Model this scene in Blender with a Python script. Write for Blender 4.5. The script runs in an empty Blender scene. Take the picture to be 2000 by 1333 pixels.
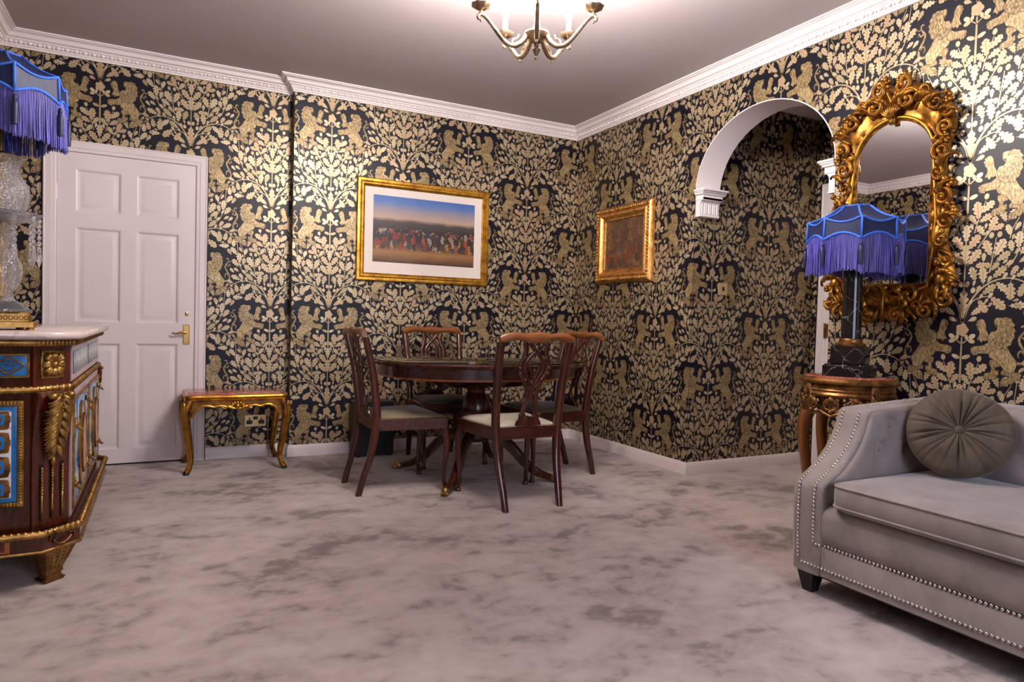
import bpy, bmesh, math, random
import numpy as np
from mathutils import Vector, Matrix
PI = math.pi
rng = random.Random(7)
scene = bpy.context.scene
COL = scene.collection

# ------------------------------------------------------------------ camera
CAM = (-3.1804, -4.9720, 1.0208)
YAW, PITCH, ROLL = 0.479966, -0.030588, 0.027520
cam_d = bpy.data.cameras.new('camera')
cam_d.sensor_width = 36.0
cam_d.lens = 1310.13 / 2000.0 * 36.0
cam_d.clip_start = 0.05
cam = bpy.data.objects.new('camera', cam_d)
COL.objects.link(cam)
_f = Vector((math.sin(YAW)*math.cos(PITCH), math.cos(YAW)*math.cos(PITCH), math.sin(PITCH)))
_r = Vector((math.cos(YAW), -math.sin(YAW), 0)); _u = _r.cross(_f)
_r2 = _r*math.cos(ROLL) + _u*math.sin(ROLL); _u2 = -_r*math.sin(ROLL) + _u*math.cos(ROLL)
_m = Matrix((_r2, _u2, -_f)).transposed().to_4x4(); _m.translation = CAM
cam.matrix_world = _m
scene.camera = cam

# ------------------------------------------------------------------ view, world, lights
scene.view_settings.view_transform = 'Standard'
scene.view_settings.look = 'None'
scene.view_settings.exposure = 0.5
scene.view_settings.gamma = 1.0
scene.view_settings.use_curve_mapping = False
w = bpy.data.worlds.new('sky'); scene.world = w; w.use_nodes = True
w.node_tree.nodes['Background'].inputs[0].default_value = (0.55, 0.68, 1.0, 1)
w.node_tree.nodes['Background'].inputs[1].default_value = 0.6

def area(name, loc, rot, sx, sy, power, color):
    l = bpy.data.lights.new(name, 'AREA'); l.shape = 'RECTANGLE'; l.size = sx; l.size_y = sy
    l.energy = power; l.color = color
    o = bpy.data.objects.new(name, l); COL.objects.link(o); o.location = loc; o.rotation_euler = rot
    return o
WINDOW_POWER = 36.0
area('window_daylight', (-1.75, -6.27, 1.45), (PI/2, 0, 0), 1.7, 1.35, WINDOW_POWER, (0.72, 0.78, 1.0))
BULB_STRENGTH = 1350.0
BULB_COLOR = (1.0, 0.918, 0.885)
# ------------------------------------------------------------------ helpers
def obj(name, me, parent=None, label=None, cat=None, group=None, kind=None, loc=None, rz=None):
    o = bpy.data.objects.new(name, me); COL.objects.link(o)
    if parent is not None: o.parent = parent
    if label: o['label'] = label
    if cat: o['category'] = cat
    if group: o['group'] = group
    if kind: o['kind'] = kind
    if loc is not None: o.location = loc
    if rz is not None: o.rotation_euler = (0, 0, rz)
    return o
def thing(name, label, cat, loc=(0, 0, 0), rz=0.0, group=None, kind=None):
    return obj(name, None, None, label, cat, group, kind, loc, rz)
def copy_tree(o, parent=None):
    c = o.copy(); COL.objects.link(c); c.parent = parent
    for ch in list(o.children): copy_tree(ch, c)
    return c
def spline(pts, n=6, closed=False):
    P = [np.array(p, float) for p in pts]; N = len(P); out = []
    segs = N if closed else N-1
    for i in range(segs):
        if closed: p0, p1, p2, p3 = P[(i-1) % N], P[i], P[(i+1) % N], P[(i+2) % N]
        else: p0, p1, p2, p3 = P[max(i-1, 0)], P[i], P[i+1], P[min(i+2, N-1)]
        for k in range(n):
            t = k/n
            out.append(0.5*((2*p1)+(-p0+p2)*t+(2*p0-5*p1+4*p2-p3)*t*t+(-p0+3*p1-3*p2+p3)*t**3))
    if not closed: out.append(P[-1])
    return out
def inset(poly, d):
    n = len(poly); out = []
    for i in range(n):
        a, b, c = poly[i-1], poly[i], poly[(i+1) % n]
        e1 = (b[0]-a[0], b[1]-a[1]); e2 = (c[0]-b[0], c[1]-b[1])
        l1 = math.hypot(*e1) or 1e-9; l2 = math.hypot(*e2) or 1e-9
        n1 = (-e1[1]/l1, e1[0]/l1); n2 = (-e2[1]/l2, e2[0]/l2)
        m = (n1[0]+n2[0], n1[1]+n2[1]); k = max(0.35, (1+n1[0]*n2[0]+n1[1]*n2[1]))
        out.append((b[0]+m[0]*d/k, b[1]+m[1]*d/k))
    return out
def ccw(poly):
    a = sum(poly[i-1][0]*poly[i][1]-poly[i][0]*poly[i-1][1] for i in range(len(poly)))
    return list(poly) if a > 0 else list(poly)[::-1]
class MB:
    def __init__(s): s.v = []; s.f = []; s.m = []; s.mi = 0
    def add(s, vs, fs):
        b = len(s.v); s.v.extend([tuple(map(float, p)) for p in vs])
        for f in fs: s.f.append(tuple(i+b for i in f)); s.m.append(s.mi)
        return s
    def box(s, x0, x1, y0, y1, z0, z1):
        return s.add([(x0,y0,z0),(x1,y0,z0),(x1,y1,z0),(x0,y1,z0),(x0,y0,z1),(x1,y0,z1),(x1,y1,z1),(x0,y1,z1)],
                     [(0,3,2,1),(4,5,6,7),(0,1,5,4),(1,2,6,5),(2,3,7,6),(3,0,4,7)])
    def bbox(s, x0, x1, y0, y1, z0, z1, b=0.004):
        b = min(b, (x1-x0)*.45, (y1-y0)*.45, (z1-z0)*.45)
        poly = [(x0,y0),(x1,y0),(x1,y1),(x0,y1)]
        P = [(x0+b,y0),(x1-b,y0),(x1,y0+b),(x1,y1-b),(x1-b,y1),(x0+b,y1),(x0,y1-b),(x0,y0+b)]
        return s.loft(P, [(b,z0),(0,z0+b),(0,z1-b),(b,z1)])
    def loft(s, poly, levels, fn=None, cap=True):
        poly = ccw(poly); n = len(poly); vs = []; fs = []
        cx = sum(p[0] for p in poly)/n; cy = sum(p[1] for p in poly)/n
        for lv in levels:
            d, h = lv[:2]; k_ = lv[2] if len(lv) > 2 else 1.0
            for p in (inset(poly, d) if abs(d) > 1e-9 else poly):
                q = (cx+(p[0]-cx)*k_, cy+(p[1]-cy)*k_, h); vs.append(fn(*q) if fn else q)
        for k in range(len(levels)-1):
            for i in range(n):
                j = (i+1) % n; fs.append((k*n+i, k*n+j, (k+1)*n+j, (k+1)*n+i))
        if cap is True: fs.append(tuple(range(n))[::-1])
        if cap: fs.append(tuple((len(levels)-1)*n+i for i in range(n)))
        return s.add(vs, fs)
    def lathe(s, prof, n=24, c=(0,0,0), fn=None, a0=0.0):
        vs = []; fs = []; m = len(prof)
        for k in range(n):
            a = a0+2*PI*k/n
            for (r, z) in prof:
                rr = r*(fn(a, z) if fn else 1)
                vs.append((c[0]+rr*math.cos(a), c[1]+rr*math.sin(a), c[2]+z))
        for k in range(n):
            k2 = (k+1) % n
            for j in range(m-1): fs.append((k*m+j, k2*m+j, k2*m+j+1, k*m+j+1))
        if prof[0][0] > 1e-6: fs.append(tuple(k*m for k in range(n))[::-1])
        if prof[-1][0] > 1e-6: fs.append(tuple(k*m+m-1 for k in range(n)))
        return s.add(vs, fs)
    def tube(s, pts, rad, n=8, sq=1.0, up=(0,0,1), cap=True, closed=False):
        P = [Vector(p) for p in pts]; N = len(P); R = rad if hasattr(rad, '__len__') else [rad]*N
        vs = []; fs = []; prevn = None
        for i in range(N):
            if closed: t = P[(i+1) % N]-P[i-1]
            else: t = P[min(i+1, N-1)]-P[max(i-1, 0)]
            t = t.normalized() if t.length > 1e-12 else Vector((0,0,1))
            if prevn is None:
                u = Vector(up)
                if abs(u.normalized().dot(t)) > .98: u = Vector((1,0,0))
                nn = (u-t*u.dot(t)).normalized()
            else:
                nn = prevn-t*prevn.dot(t)
                nn = nn.normalized() if nn.length > 1e-9 else prevn
            prevn = nn; b = t.cross(nn)
            r = R[i]; ra, rb = (r if hasattr(r, '__len__') else (r, r*sq))
            for k in range(n):
                a = 2*PI*k/n; q = P[i]+b*(ra*math.cos(a))+nn*(rb*math.sin(a)); vs.append(q)
        M = N if closed else N-1
        for i in range(M):
            i2 = (i+1) % N
            for k in range(n):
                k2 = (k+1) % n; fs.append((i*n+k, i*n+k2, i2*n+k2, i2*n+k))
        if cap and not closed:
            fs.append(tuple(range(n))[::-1]); fs.append(tuple((N-1)*n+k for k in range(n)))
        return s.add(vs, fs)
    def sect(s, rings, cap=True):
        n = len(rings[0]); vs = [p for r in rings for p in r]; fs = []
        for i in range(len(rings)-1):
            for k in range(n):
                k2 = (k+1) % n; fs.append((i*n+k, i*n+k2, (i+1)*n+k2, (i+1)*n+k))
        if cap: fs.append(tuple(range(n))[::-1]); fs.append(tuple((len(rings)-1)*n+k for k in range(n)))
        return s.add(vs, fs)
    def ell(s, c, r, nu=10, nv=6, rot=None):
        vs = []; fs = []
        for j in range(nv+1):
            th = PI*j/nv
            for i in range(nu):
                a = 2*PI*i/nu
                p = Vector((r[0]*math.sin(th)*math.cos(a), r[1]*math.sin(th)*math.sin(a), r[2]*math.cos(th)))
                if rot is not None: p = rot @ p
                vs.append((c[0]+p[0], c[1]+p[1], c[2]+p[2]))
        for j in range(nv):
            for i in range(nu):
                i2 = (i+1) % nu; fs.append((j*nu+i, (j+1)*nu+i, (j+1)*nu+i2, j*nu+i2))
        return s.add(vs, fs)
    def grid(s, fn, nu, nv, wrapu=False):
        vs = [fn(i/(nu if wrapu else nu), j/nv) for j in range(nv+1) for i in range(nu if wrapu else nu+1)]
        W = nu if wrapu else nu+1; fs = []
        for j in range(nv):
            for i in range(nu):
                i2 = (i+1) % W if wrapu else i+1
                fs.append((j*W+i, j*W+i2, (j+1)*W+i2, (j+1)*W+i))
        return s.add(vs, fs)
    def sweep(s, prof, path, left=True):
        # prof: (offset from the wall, z); path: 2-D points with the room on the left of travel
        n = len(path); rings = []
        for i in range(n):
            p = path[i]
            def nor(a, b):
                e = (b[0]-a[0], b[1]-a[1]); l = math.hypot(*e); return (-e[1]/l, e[0]/l)
            n1 = nor(path[i-1], p) if i > 0 else nor(p, path[i+1])
            n2 = nor(p, path[i+1]) if i < n-1 else n1
            k = 1+n1[0]*n2[0]+n1[1]*n2[1]; m = ((n1[0]+n2[0])/k, (n1[1]+n2[1])/k)
            rings.append([(p[0]+m[0]*d, p[1]+m[1]*d, z) for (d, z) in prof])
        return s.sect(rings)
    def xf(s, fn): s.v = [tuple(fn(*p)) for p in s.v]; return s
    def mesh(s, name, mats, sharp=40):
        me = bpy.data.meshes.new(name); me.from_pydata(s.v, [], s.f)
        for m in (mats if isinstance(mats, (list, tuple)) else [mats]): me.materials.append(m)
        if any(s.m): me.polygons.foreach_set('material_index', s.m)
        bm = bmesh.new(); bm.from_mesh(me); bmesh.ops.recalc_face_normals(bm, faces=bm.faces[:]); bm.to_mesh(me); bm.free()
        me.polygons.foreach_set('use_smooth', [True]*len(me.polygons))
        if sharp < 180: me.set_sharp_from_angle(angle=math.radians(sharp))
        me.update(); return me
    def build(s, name, mats, parent=None, sharp=40, **kw):
        return obj(name, s.mesh(name, mats, sharp), parent, **kw)

# ------------------------------------------------------------------ materials
def srgb(r, g, b):
    f = lambda c: (c/255/12.92) if c/255 <= .04045 else ((c/255+.055)/1.055)**2.4
    return (f(r), f(g), f(b), 1.0)
class NT:
    def __init__(s, name):
        s.mat = bpy.data.materials.new(name); s.mat.use_nodes = True; s.t = s.mat.node_tree; s.n = s.t.nodes
        s.b = s.n['Principled BSDF']
    def node(s, typ, **kw):
        x = s.n.new(typ)
        for k, v in kw.items(): setattr(x, k, v)
        return x
    def link(s, a, b): s.t.links.new(a, b)
    def val(s, sock, v):
        if isinstance(v, bpy.types.NodeSocket): s.link(v, sock)
        else: sock.default_value = v
    def math(s, op, a, b=0.0, c=0.0):
        x = s.node('ShaderNodeMath', operation=op); s.val(x.inputs[0], a); s.val(x.inputs[1], b); s.val(x.inputs[2], c); return x.outputs[0]
    def coord(s, kind='Object'): return s.node('ShaderNodeTexCoord').outputs[kind]
    def mapping(s, vec, scale=(1,1,1), rot=(0,0,0), loc=(0,0,0)):
        x = s.node('ShaderNodeMapping'); s.link(vec, x.inputs[0]); x.inputs['Scale'].default_value = scale
        x.inputs['Rotation'].default_value = rot; x.inputs['Location'].default_value = loc; return x.outputs[0]
    def noise(s, vec, scale, detail=3, rough=.5, dist=0.0):
        x = s.node('ShaderNodeTexNoise'); s.link(vec, x.inputs['Vector']); x.inputs['Scale'].default_value = scale
        x.inputs['Detail'].default_value = detail; x.inputs['Roughness'].default_value = rough; x.inputs['Distortion'].default_value = dist
        return x
    def ramp(s, fac, stops, interp='LINEAR'):
        x = s.node('ShaderNodeValToRGB'); s.val(x.inputs[0], fac); cr = x.color_ramp; cr.interpolation = interp
        while len(cr.elements) < len(stops): cr.elements.new(.5)
        for e, (p, c) in zip(cr.elements, stops): e.position = p; e.color = c
        return x.outputs[0]
    def mix(s, fac, a, b, blend='MIX'):
        x = s.node('ShaderNodeMix', data_type='RGBA', blend_type=blend); s.val(x.inputs[0], fac); s.val(x.inputs[6], a); s.val(x.inputs[7], b); return x.outputs[2]
    def bump(s, h, strength=.3, dist=.002):
        x = s.node('ShaderNodeBump'); s.val(x.inputs['Height'], h); x.inputs['Strength'].default_value = strength; x.inputs['Distance'].default_value = dist
        s.link(x.outputs[0], s.b.inputs['Normal']); return x
    def set(s, color=None, rough=None, metal=None, **kw):
        if color is not None: s.val(s.b.inputs['Base Color'], color)
        if rough is not None: s.val(s.b.inputs['Roughness'], rough)
        if metal is not None: s.val(s.b.inputs['Metallic'], metal)
        for k, v in kw.items(): s.val(s.b.inputs[k.replace('_', ' ')], v)
        return s.mat
def plain(name, col, rough=.5, metal=0.0, var=.12, vscale=18.0, bump=0.0, bscale=120.0, **kw):
    m = NT(name); co = m.coord(); nz = m.noise(co, vscale, 4).outputs[0]
    dark = tuple(c*(1-var) for c in col[:3])+(1,); lite = tuple(min(1, c*(1+var)) for c in col[:3])+(1,)
    m.set(m.ramp(nz, [(.3, dark), (.7, lite)]), rough, metal, **kw)
    if bump: m.bump(m.noise(co, bscale, 3).outputs[0], bump, .0015)
    return m.mat
def wood(name, c1, c2, rough=.25, axis=2, scale=1.0):
    m = NT(name); co = m.coord(); sc = [14*scale]*3; sc[axis] = 1.3*scale
    mp = m.mapping(co, tuple(sc)); n1 = m.noise(mp, 3.0, 6, .6, .6).outputs[0]
    n2 = m.noise(m.mapping(co, tuple(6*x for x in sc)), 4.0, 2).outputs[0]
    c = m.ramp(m.math('ADD', m.math('MULTIPLY', n1, .75), m.math('MULTIPLY', n2, .25)), [(.3, c1), (.68, c2)])
    m.set(c, rough, 0.0, Coat_Weight=.35, Coat_Roughness=.12); m.bump(n2, .05, .0008); return m.mat
def gilt(name, base, dark, rough=.32, metal=.85, amount=.5):
    m = NT(name); co = m.coord(); n1 = m.noise(co, 22, 5, .6).outputs[0]; n2 = m.noise(co, 90, 3).outputs[0]
    f = m.ramp(n1, [(.5-amount*.35, (0,0,0,1)), (.5+amount*.2, (1,1,1,1))])
    m.set(m.mix(f, dark, base), m.math('ADD', m.math('MULTIPLY', n2, .22), rough-.1), metal); m.bump(n2, .25, .0012); return m.mat
M = {}
M['white'] = plain('white_gloss_paint', srgb(226, 214, 212), .38, var=.02, vscale=3, bump=.04, bscale=60)
M['plaster'] = plain('white_plaster', srgb(232, 221, 219), .55, var=.02, vscale=3)
M['ceiling'] = plain('ceiling_paint', srgb(184, 173, 173), .7, var=.015, vscale=2)
M['void'] = plain('dark_wall_core', srgb(60, 56, 54), .8)
M['gold'] = gilt('gilt_carving', srgb(180, 122, 46), srgb(66, 39, 15), .36, .82)
M['gold_bright'] = gilt('gilt_frame', srgb(214, 158, 58), srgb(160, 104, 34), .33, .85, .4)
M['gold_leaf'] = gilt('ormolu', srgb(184, 142, 76), srgb(92, 64, 30), .38, .82, .6)
M['gold_brown'] = gilt('bronze_gilt', srgb(150, 102, 52), srgb(54, 33, 17), .36, .72, .6)
M['gold_light'] = gilt('bright_carved_gilt', srgb(222, 170, 98), srgb(168, 108, 52), .34, .8, .5)
M['gold_aged'] = gilt('aged_gilt', srgb(158, 104, 44), srgb(56, 33, 14), .36, .78, .6)
M['brass'] = plain('polished_brass', srgb(206, 168, 96), .22, 1.0, var=.06)
M['antique'] = gilt('chandelier_brass', srgb(196, 172, 140), srgb(110, 92, 76), .3, .9, .5)
M['steel_nail'] = plain('nickel_nailhead', srgb(206, 200, 196), .22, 1.0, var=.04)
M['mahogany'] = wood('mahogany', srgb(32, 10, 6), srgb(84, 32, 17), .26)
M['mahogany_x'] = wood('mahogany_horizontal', srgb(32, 11, 6), srgb(84, 34, 19), .26, axis=0)
M['rail_wood'] = wood('lit_mahogany_rail', srgb(84, 42, 17), srgb(150, 88, 40), .28, axis=0)  # amber tone paints the lamplight glint onto the crest rails
M['table_wood'] = wood('table_mahogany', srgb(30, 11, 8), srgb(74, 28, 17), .12, axis=0, scale=.6)
M['cabinet_wood'] = wood('rosewood_veneer', srgb(30, 9, 5), srgb(92, 34, 17), .22)
M['cabinet_light'] = wood('satinwood_inlay', srgb(120, 62, 24), srgb(176, 102, 44), .25, axis=0)
M['leg_wood'] = wood('honey_gilt_wood', srgb(78, 42, 14), srgb(138, 82, 32), .3)
M['black'] = plain('black_lacquer', srgb(14, 13, 14), .4, var=.1)
M['black_leg'] = plain('black_wood', srgb(22, 20, 20), .35)
M['dark_slot'] = plain('dark_plastic', srgb(30, 26, 26), .4)
M['switch'] = plain('switch_brass', srgb(226, 200, 150), .28, .8, var=.04)
M['print_mat'] = plain('picture_mount_card', srgb(226, 214, 204), .8, var=.02, vscale=4)
M['bulb'] = NT('lit_bulb').set((1, .93, .85, 1), .4, Emission_Color=(*BULB_COLOR, 1), Emission_Strength=BULB_STRENGTH)
M['candle'] = plain('candle_sleeve', srgb(236, 226, 206), .5)
M['glass'] = NT('clear_glass').set((1, 1, 1, 1), .02, Transmission_Weight=1.0, IOR=1.45)
M['tuft_button'] = plain('velvet_button', srgb(132, 122, 120), .8)

# table glass: thin dark reflective pane over the polished wood
m = NT('table_glass'); M['table_glass'] = m.set((.92, .96, .95, 1), .015, Transmission_Weight=1.0, IOR=1.5)
# mirror
m = NT('mirror_glass'); M['mirror'] = m.set((.86, .85, .86, 1), .01, 1.0)
# crystal
m = NT('cut_crystal'); co = m.coord(); v = m.node('ShaderNodeTexVoronoi'); m.link(co, v.inputs[0]); v.inputs['Scale'].default_value = 90
m.set((.97, .97, 1, 1), .03, Transmission_Weight=.92, IOR=1.5, Specular_IOR_Level=.8); m.bump(v.outputs[0], .6, .004); M['crystal'] = m.mat

def velvet(name, c1, c2, scale=7.0, sheen=.6):
    m = NT(name); co = m.coord(); n1 = m.noise(m.mapping(co, (1, 1, .6)), scale, 5, .6, .4).outputs[0]
    n2 = m.noise(co, 300, 2).outputs[0]
    m.set(m.ramp(n1, [(.3, c1), (.72, c2)]), .75, 0.0, Sheen_Weight=sheen, Sheen_Roughness=.4); m.bump(n2, .12, .001); return m.mat
M['sofa'] = velvet('grey_velvet', srgb(121, 111, 106), srgb(150, 139, 134), 7, .4)
M['cushion'] = velvet('olive_velvet', srgb(60, 49, 36), srgb(94, 79, 61), 9, .3)
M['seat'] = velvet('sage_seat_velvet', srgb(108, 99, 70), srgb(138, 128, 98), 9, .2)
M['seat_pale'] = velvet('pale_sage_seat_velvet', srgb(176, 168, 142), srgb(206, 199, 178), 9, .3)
M['seat_shaded'] = velvet('shaded_seat_velvet', srgb(76, 66, 40), srgb(100, 88, 56), 9, .2)  # seats tucked under the table: shade put into the velvet colour

# carpet: brushed pile, light and dark patches where the pile lies differently
m = NT('mauve_carpet'); co = m.coord()
a = m.noise(m.mapping(co, (1, 1.25, 1), (0, 0, .5)), 2.3, 3, .5, .4).outputs[0]
b = m.noise(m.mapping(co, (1.0, 1.5, 1), (0, 0, -.3), (3, 1, 0)), 6.8, 4, .55, .45).outputs[0]
c = m.noise(m.mapping(co, (1.3, 1.1, 1), (0, 0, .2), (7, 2, 0)), 15.0, 4, .6, .2).outputs[0]
f = m.math('ADD', m.math('ADD', m.math('MULTIPLY', a, .46), m.math('MULTIPLY', b, .38)), m.math('MULTIPLY', c, .16))
colr = m.ramp(f, [(.37, srgb(112, 100, 94)), (.42, srgb(138, 125, 118)), (.465, srgb(176, 161, 153)), (.53, srgb(194, 180, 172)), (.63, srgb(208, 195, 188))])
fine = m.noise(co, 420, 2, .6).outputs[0]
m.set(m.mix(m.math('MULTIPLY', fine, .35), colr, srgb(138, 125, 118), 'MIX'), .92, 0, Sheen_Weight=.25, Sheen_Roughness=.5)
m.bump(m.math('ADD', fine, m.math('MULTIPLY', f, 2.0)), .5, .006); M['carpet'] = m.mat

# wallpaper ground + printed metallic leaves and lions
M['paper'] = plain('navy_wallpaper', srgb(15, 13, 26), .42, var=.12, vscale=5, Specular_IOR_Level=.28)
def printed(name, ramp_cols, vein, veinamt, lion=False):
    m = NT(name); at = m.node('ShaderNodeAttribute', attribute_name='luv'); sx = m.node('ShaderNodeSeparateXYZ'); m.link(at.outputs['Vector'], sx.inputs[0])
    u, v, r = sx.outputs
    co = m.coord(); nz = m.noise(co, 26, 4, .6).outputs[0]; nf = m.noise(co, 210, 3, .7).outputs[0]
    base = m.ramp(m.math('FRACT', m.math('ADD', r, m.math('MULTIPLY', nz, .55))), ramp_cols)
    if lion:
        wv = m.node('ShaderNodeTexNoise'); m.link(m.mapping(co, (170, 170, 60)), wv.inputs['Vector']); wv.inputs['Scale'].default_value = 1.0; wv.inputs['Detail'].default_value = 3
        k = m.ramp(wv.outputs[0], [(.42, (1,1,1,1)), (.58, (0,0,0,1))])
    else:
        av = m.math('ABSOLUTE', v)
        side = m.math('FRACT', m.math('SUBTRACT', m.math('MULTIPLY', u, 5.0), m.math('MULTIPLY', av, 1.0)))
        k1 = m.math('LESS_THAN', side, .13); k2 = m.math('LESS_THAN', av, .07)
        k = m.math('MAXIMUM', m.math('MULTIPLY', k1, .6), k2)
    c = m.mix(m.math('MULTIPLY', k, veinamt), base, vein)
    c = m.mix(m.math('MULTIPLY', nf, .5), c, m.mix(.45, c, vein))
    m.set(c, m.math('ADD', m.math('MULTIPLY', nf, .12), .36), .4); m.bump(nf, .12, .0006); return m.mat
M['leaf'] = printed('gold_leaf_print', [(0, srgb(170, 150, 112)), (.35, srgb(198, 180, 142)), (.6, srgb(190, 160, 124)), (1, srgb(208, 194, 162))], srgb(108, 84, 58), .6)
M['lion'] = printed('gold_lion_print', [(0, srgb(160, 136, 94)), (.5, srgb(192, 168, 122)), (1, srgb(172, 144, 100))], srgb(74, 54, 34), .6, True)

M['ink'] = plain('brown_print_ink', srgb(58, 42, 28), .45, .2, var=.2)
def marble(name, base, vein, scale, width, rough=.1, base2=None):
    m = NT(name); co = m.coord(); w_ = m.noise(co, scale*.8, 4, .6)
    mv = m.node('ShaderNodeVectorMath', operation='ADD'); m.link(co, mv.inputs[0])
    sc = m.node('ShaderNodeVectorMath', operation='SCALE'); m.link(w_.outputs['Color'], sc.inputs[0]); sc.inputs['Scale'].default_value = .5/scale*2; m.link(sc.outputs[0], mv.inputs[1])
    v = m.node('ShaderNodeTexVoronoi', feature='DISTANCE_TO_EDGE'); m.link(mv.outputs[0], v.inputs['Vector']); v.inputs['Scale'].default_value = scale
    br = m.noise(co, scale*1.5, 3).outputs[0]
    k = m.math('MULTIPLY', m.ramp(v.outputs[0], [(0, (1,1,1,1)), (width, (0,0,0,1))]), m.ramp(br, [(.42, (0,0,0,1)), (.62, (1,1,1,1))]))
    b = m.ramp(m.noise(co, scale*1.3, 5, .65).outputs[0], [(.3, base), (.7, base2 or base)])
    m.set(m.mix(k, b, vein), rough, 0); return m.mat
M['marble_black'] = marble('black_marble', srgb(15, 13, 15), srgb(150, 146, 144), 11, .016, .14, srgb(34, 26, 26))
M['marble_white'] = marble('white_marble', srgb(222, 206, 200), srgb(168, 140, 132), 5, .05, .14, srgb(196, 178, 172))
M['marble_pink'] = marble('pink_marble', srgb(176, 92, 76), srgb(222, 178, 164), 16, .07, .1, srgb(140, 66, 56))

# lamp shade silk, braid, fringe
m = NT('blue_shade_silk'); co = m.coord(); n1 = m.noise(m.mapping(co, (200, 200, 12)), 1.0, 2).outputs[0]
m.set(m.ramp(n1, [(.35, srgb(20, 27, 60)), (.65, srgb(31, 40, 82))]), .5, 0, Specular_IOR_Level=.3); M['shade'] = m.mat
M['braid'] = plain('blue_braid', srgb(54, 108, 214), .55, var=.3, vscale=160, bump=.8, bscale=420)
m = NT('violet_fringe'); co = m.coord(); n1 = m.noise(m.mapping(co, (420, 420, 4)), 1.0, 2, .6).outputs[0]
m.set(m.ramp(n1, [(.36, srgb(40, 36, 108)), (.5, srgb(74, 68, 170)), (.66, srgb(128, 120, 226))]), .32, 0, Sheen_Weight=.3); M['fringe'] = m.mat
M['tassel'] = plain('navy_tassel', srgb(22, 26, 66), .5, var=.3, vscale=200)

# porcelain with flowers, enamel blue
m = NT('flower_porcelain'); co = m.coord(); v = m.node('ShaderNodeTexVoronoi'); m.link(co, v.inputs['Vector']); v.inputs['Scale'].default_value = 62
sp = m.node('ShaderNodeSeparateColor'); m.link(v.outputs['Color'], sp.inputs[0])
dot = m.math('LESS_THAN', v.outputs[0], .42)
pal = m.ramp(sp.outputs[0], [(0, srgb(70, 120, 50)), (.3, srgb(226, 130, 150)), (.55, srgb(90, 130, 190)), (.7, srgb(232, 196, 80)), (.8, srgb(110, 150, 80))], 'CONSTANT')
m.set(m.mix(m.math('MULTIPLY', dot, m.math('GREATER_THAN', sp.outputs[1], .35)), srgb(226, 224, 226), pal), .12); M['porcelain'] = m.mat
M['enamel'] = plain('blue_enamel', srgb(36, 116, 186), .15, var=.15, vscale=30)
M['enamel_grey'] = plain('grey_blue_panel', srgb(104, 112, 128), .3, var=.3, vscale=60)
M['enamel_pale'] = plain('pale_enamel', srgb(206, 202, 190), .2, var=.08, vscale=30)
M['blush'] = plain('blush_porcelain', srgb(206, 160, 140), .2, var=.2, vscale=20)
M['lilac'] = plain('polished_pale_veneer', srgb(170, 146, 150), .25, var=.1, vscale=10)

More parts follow.
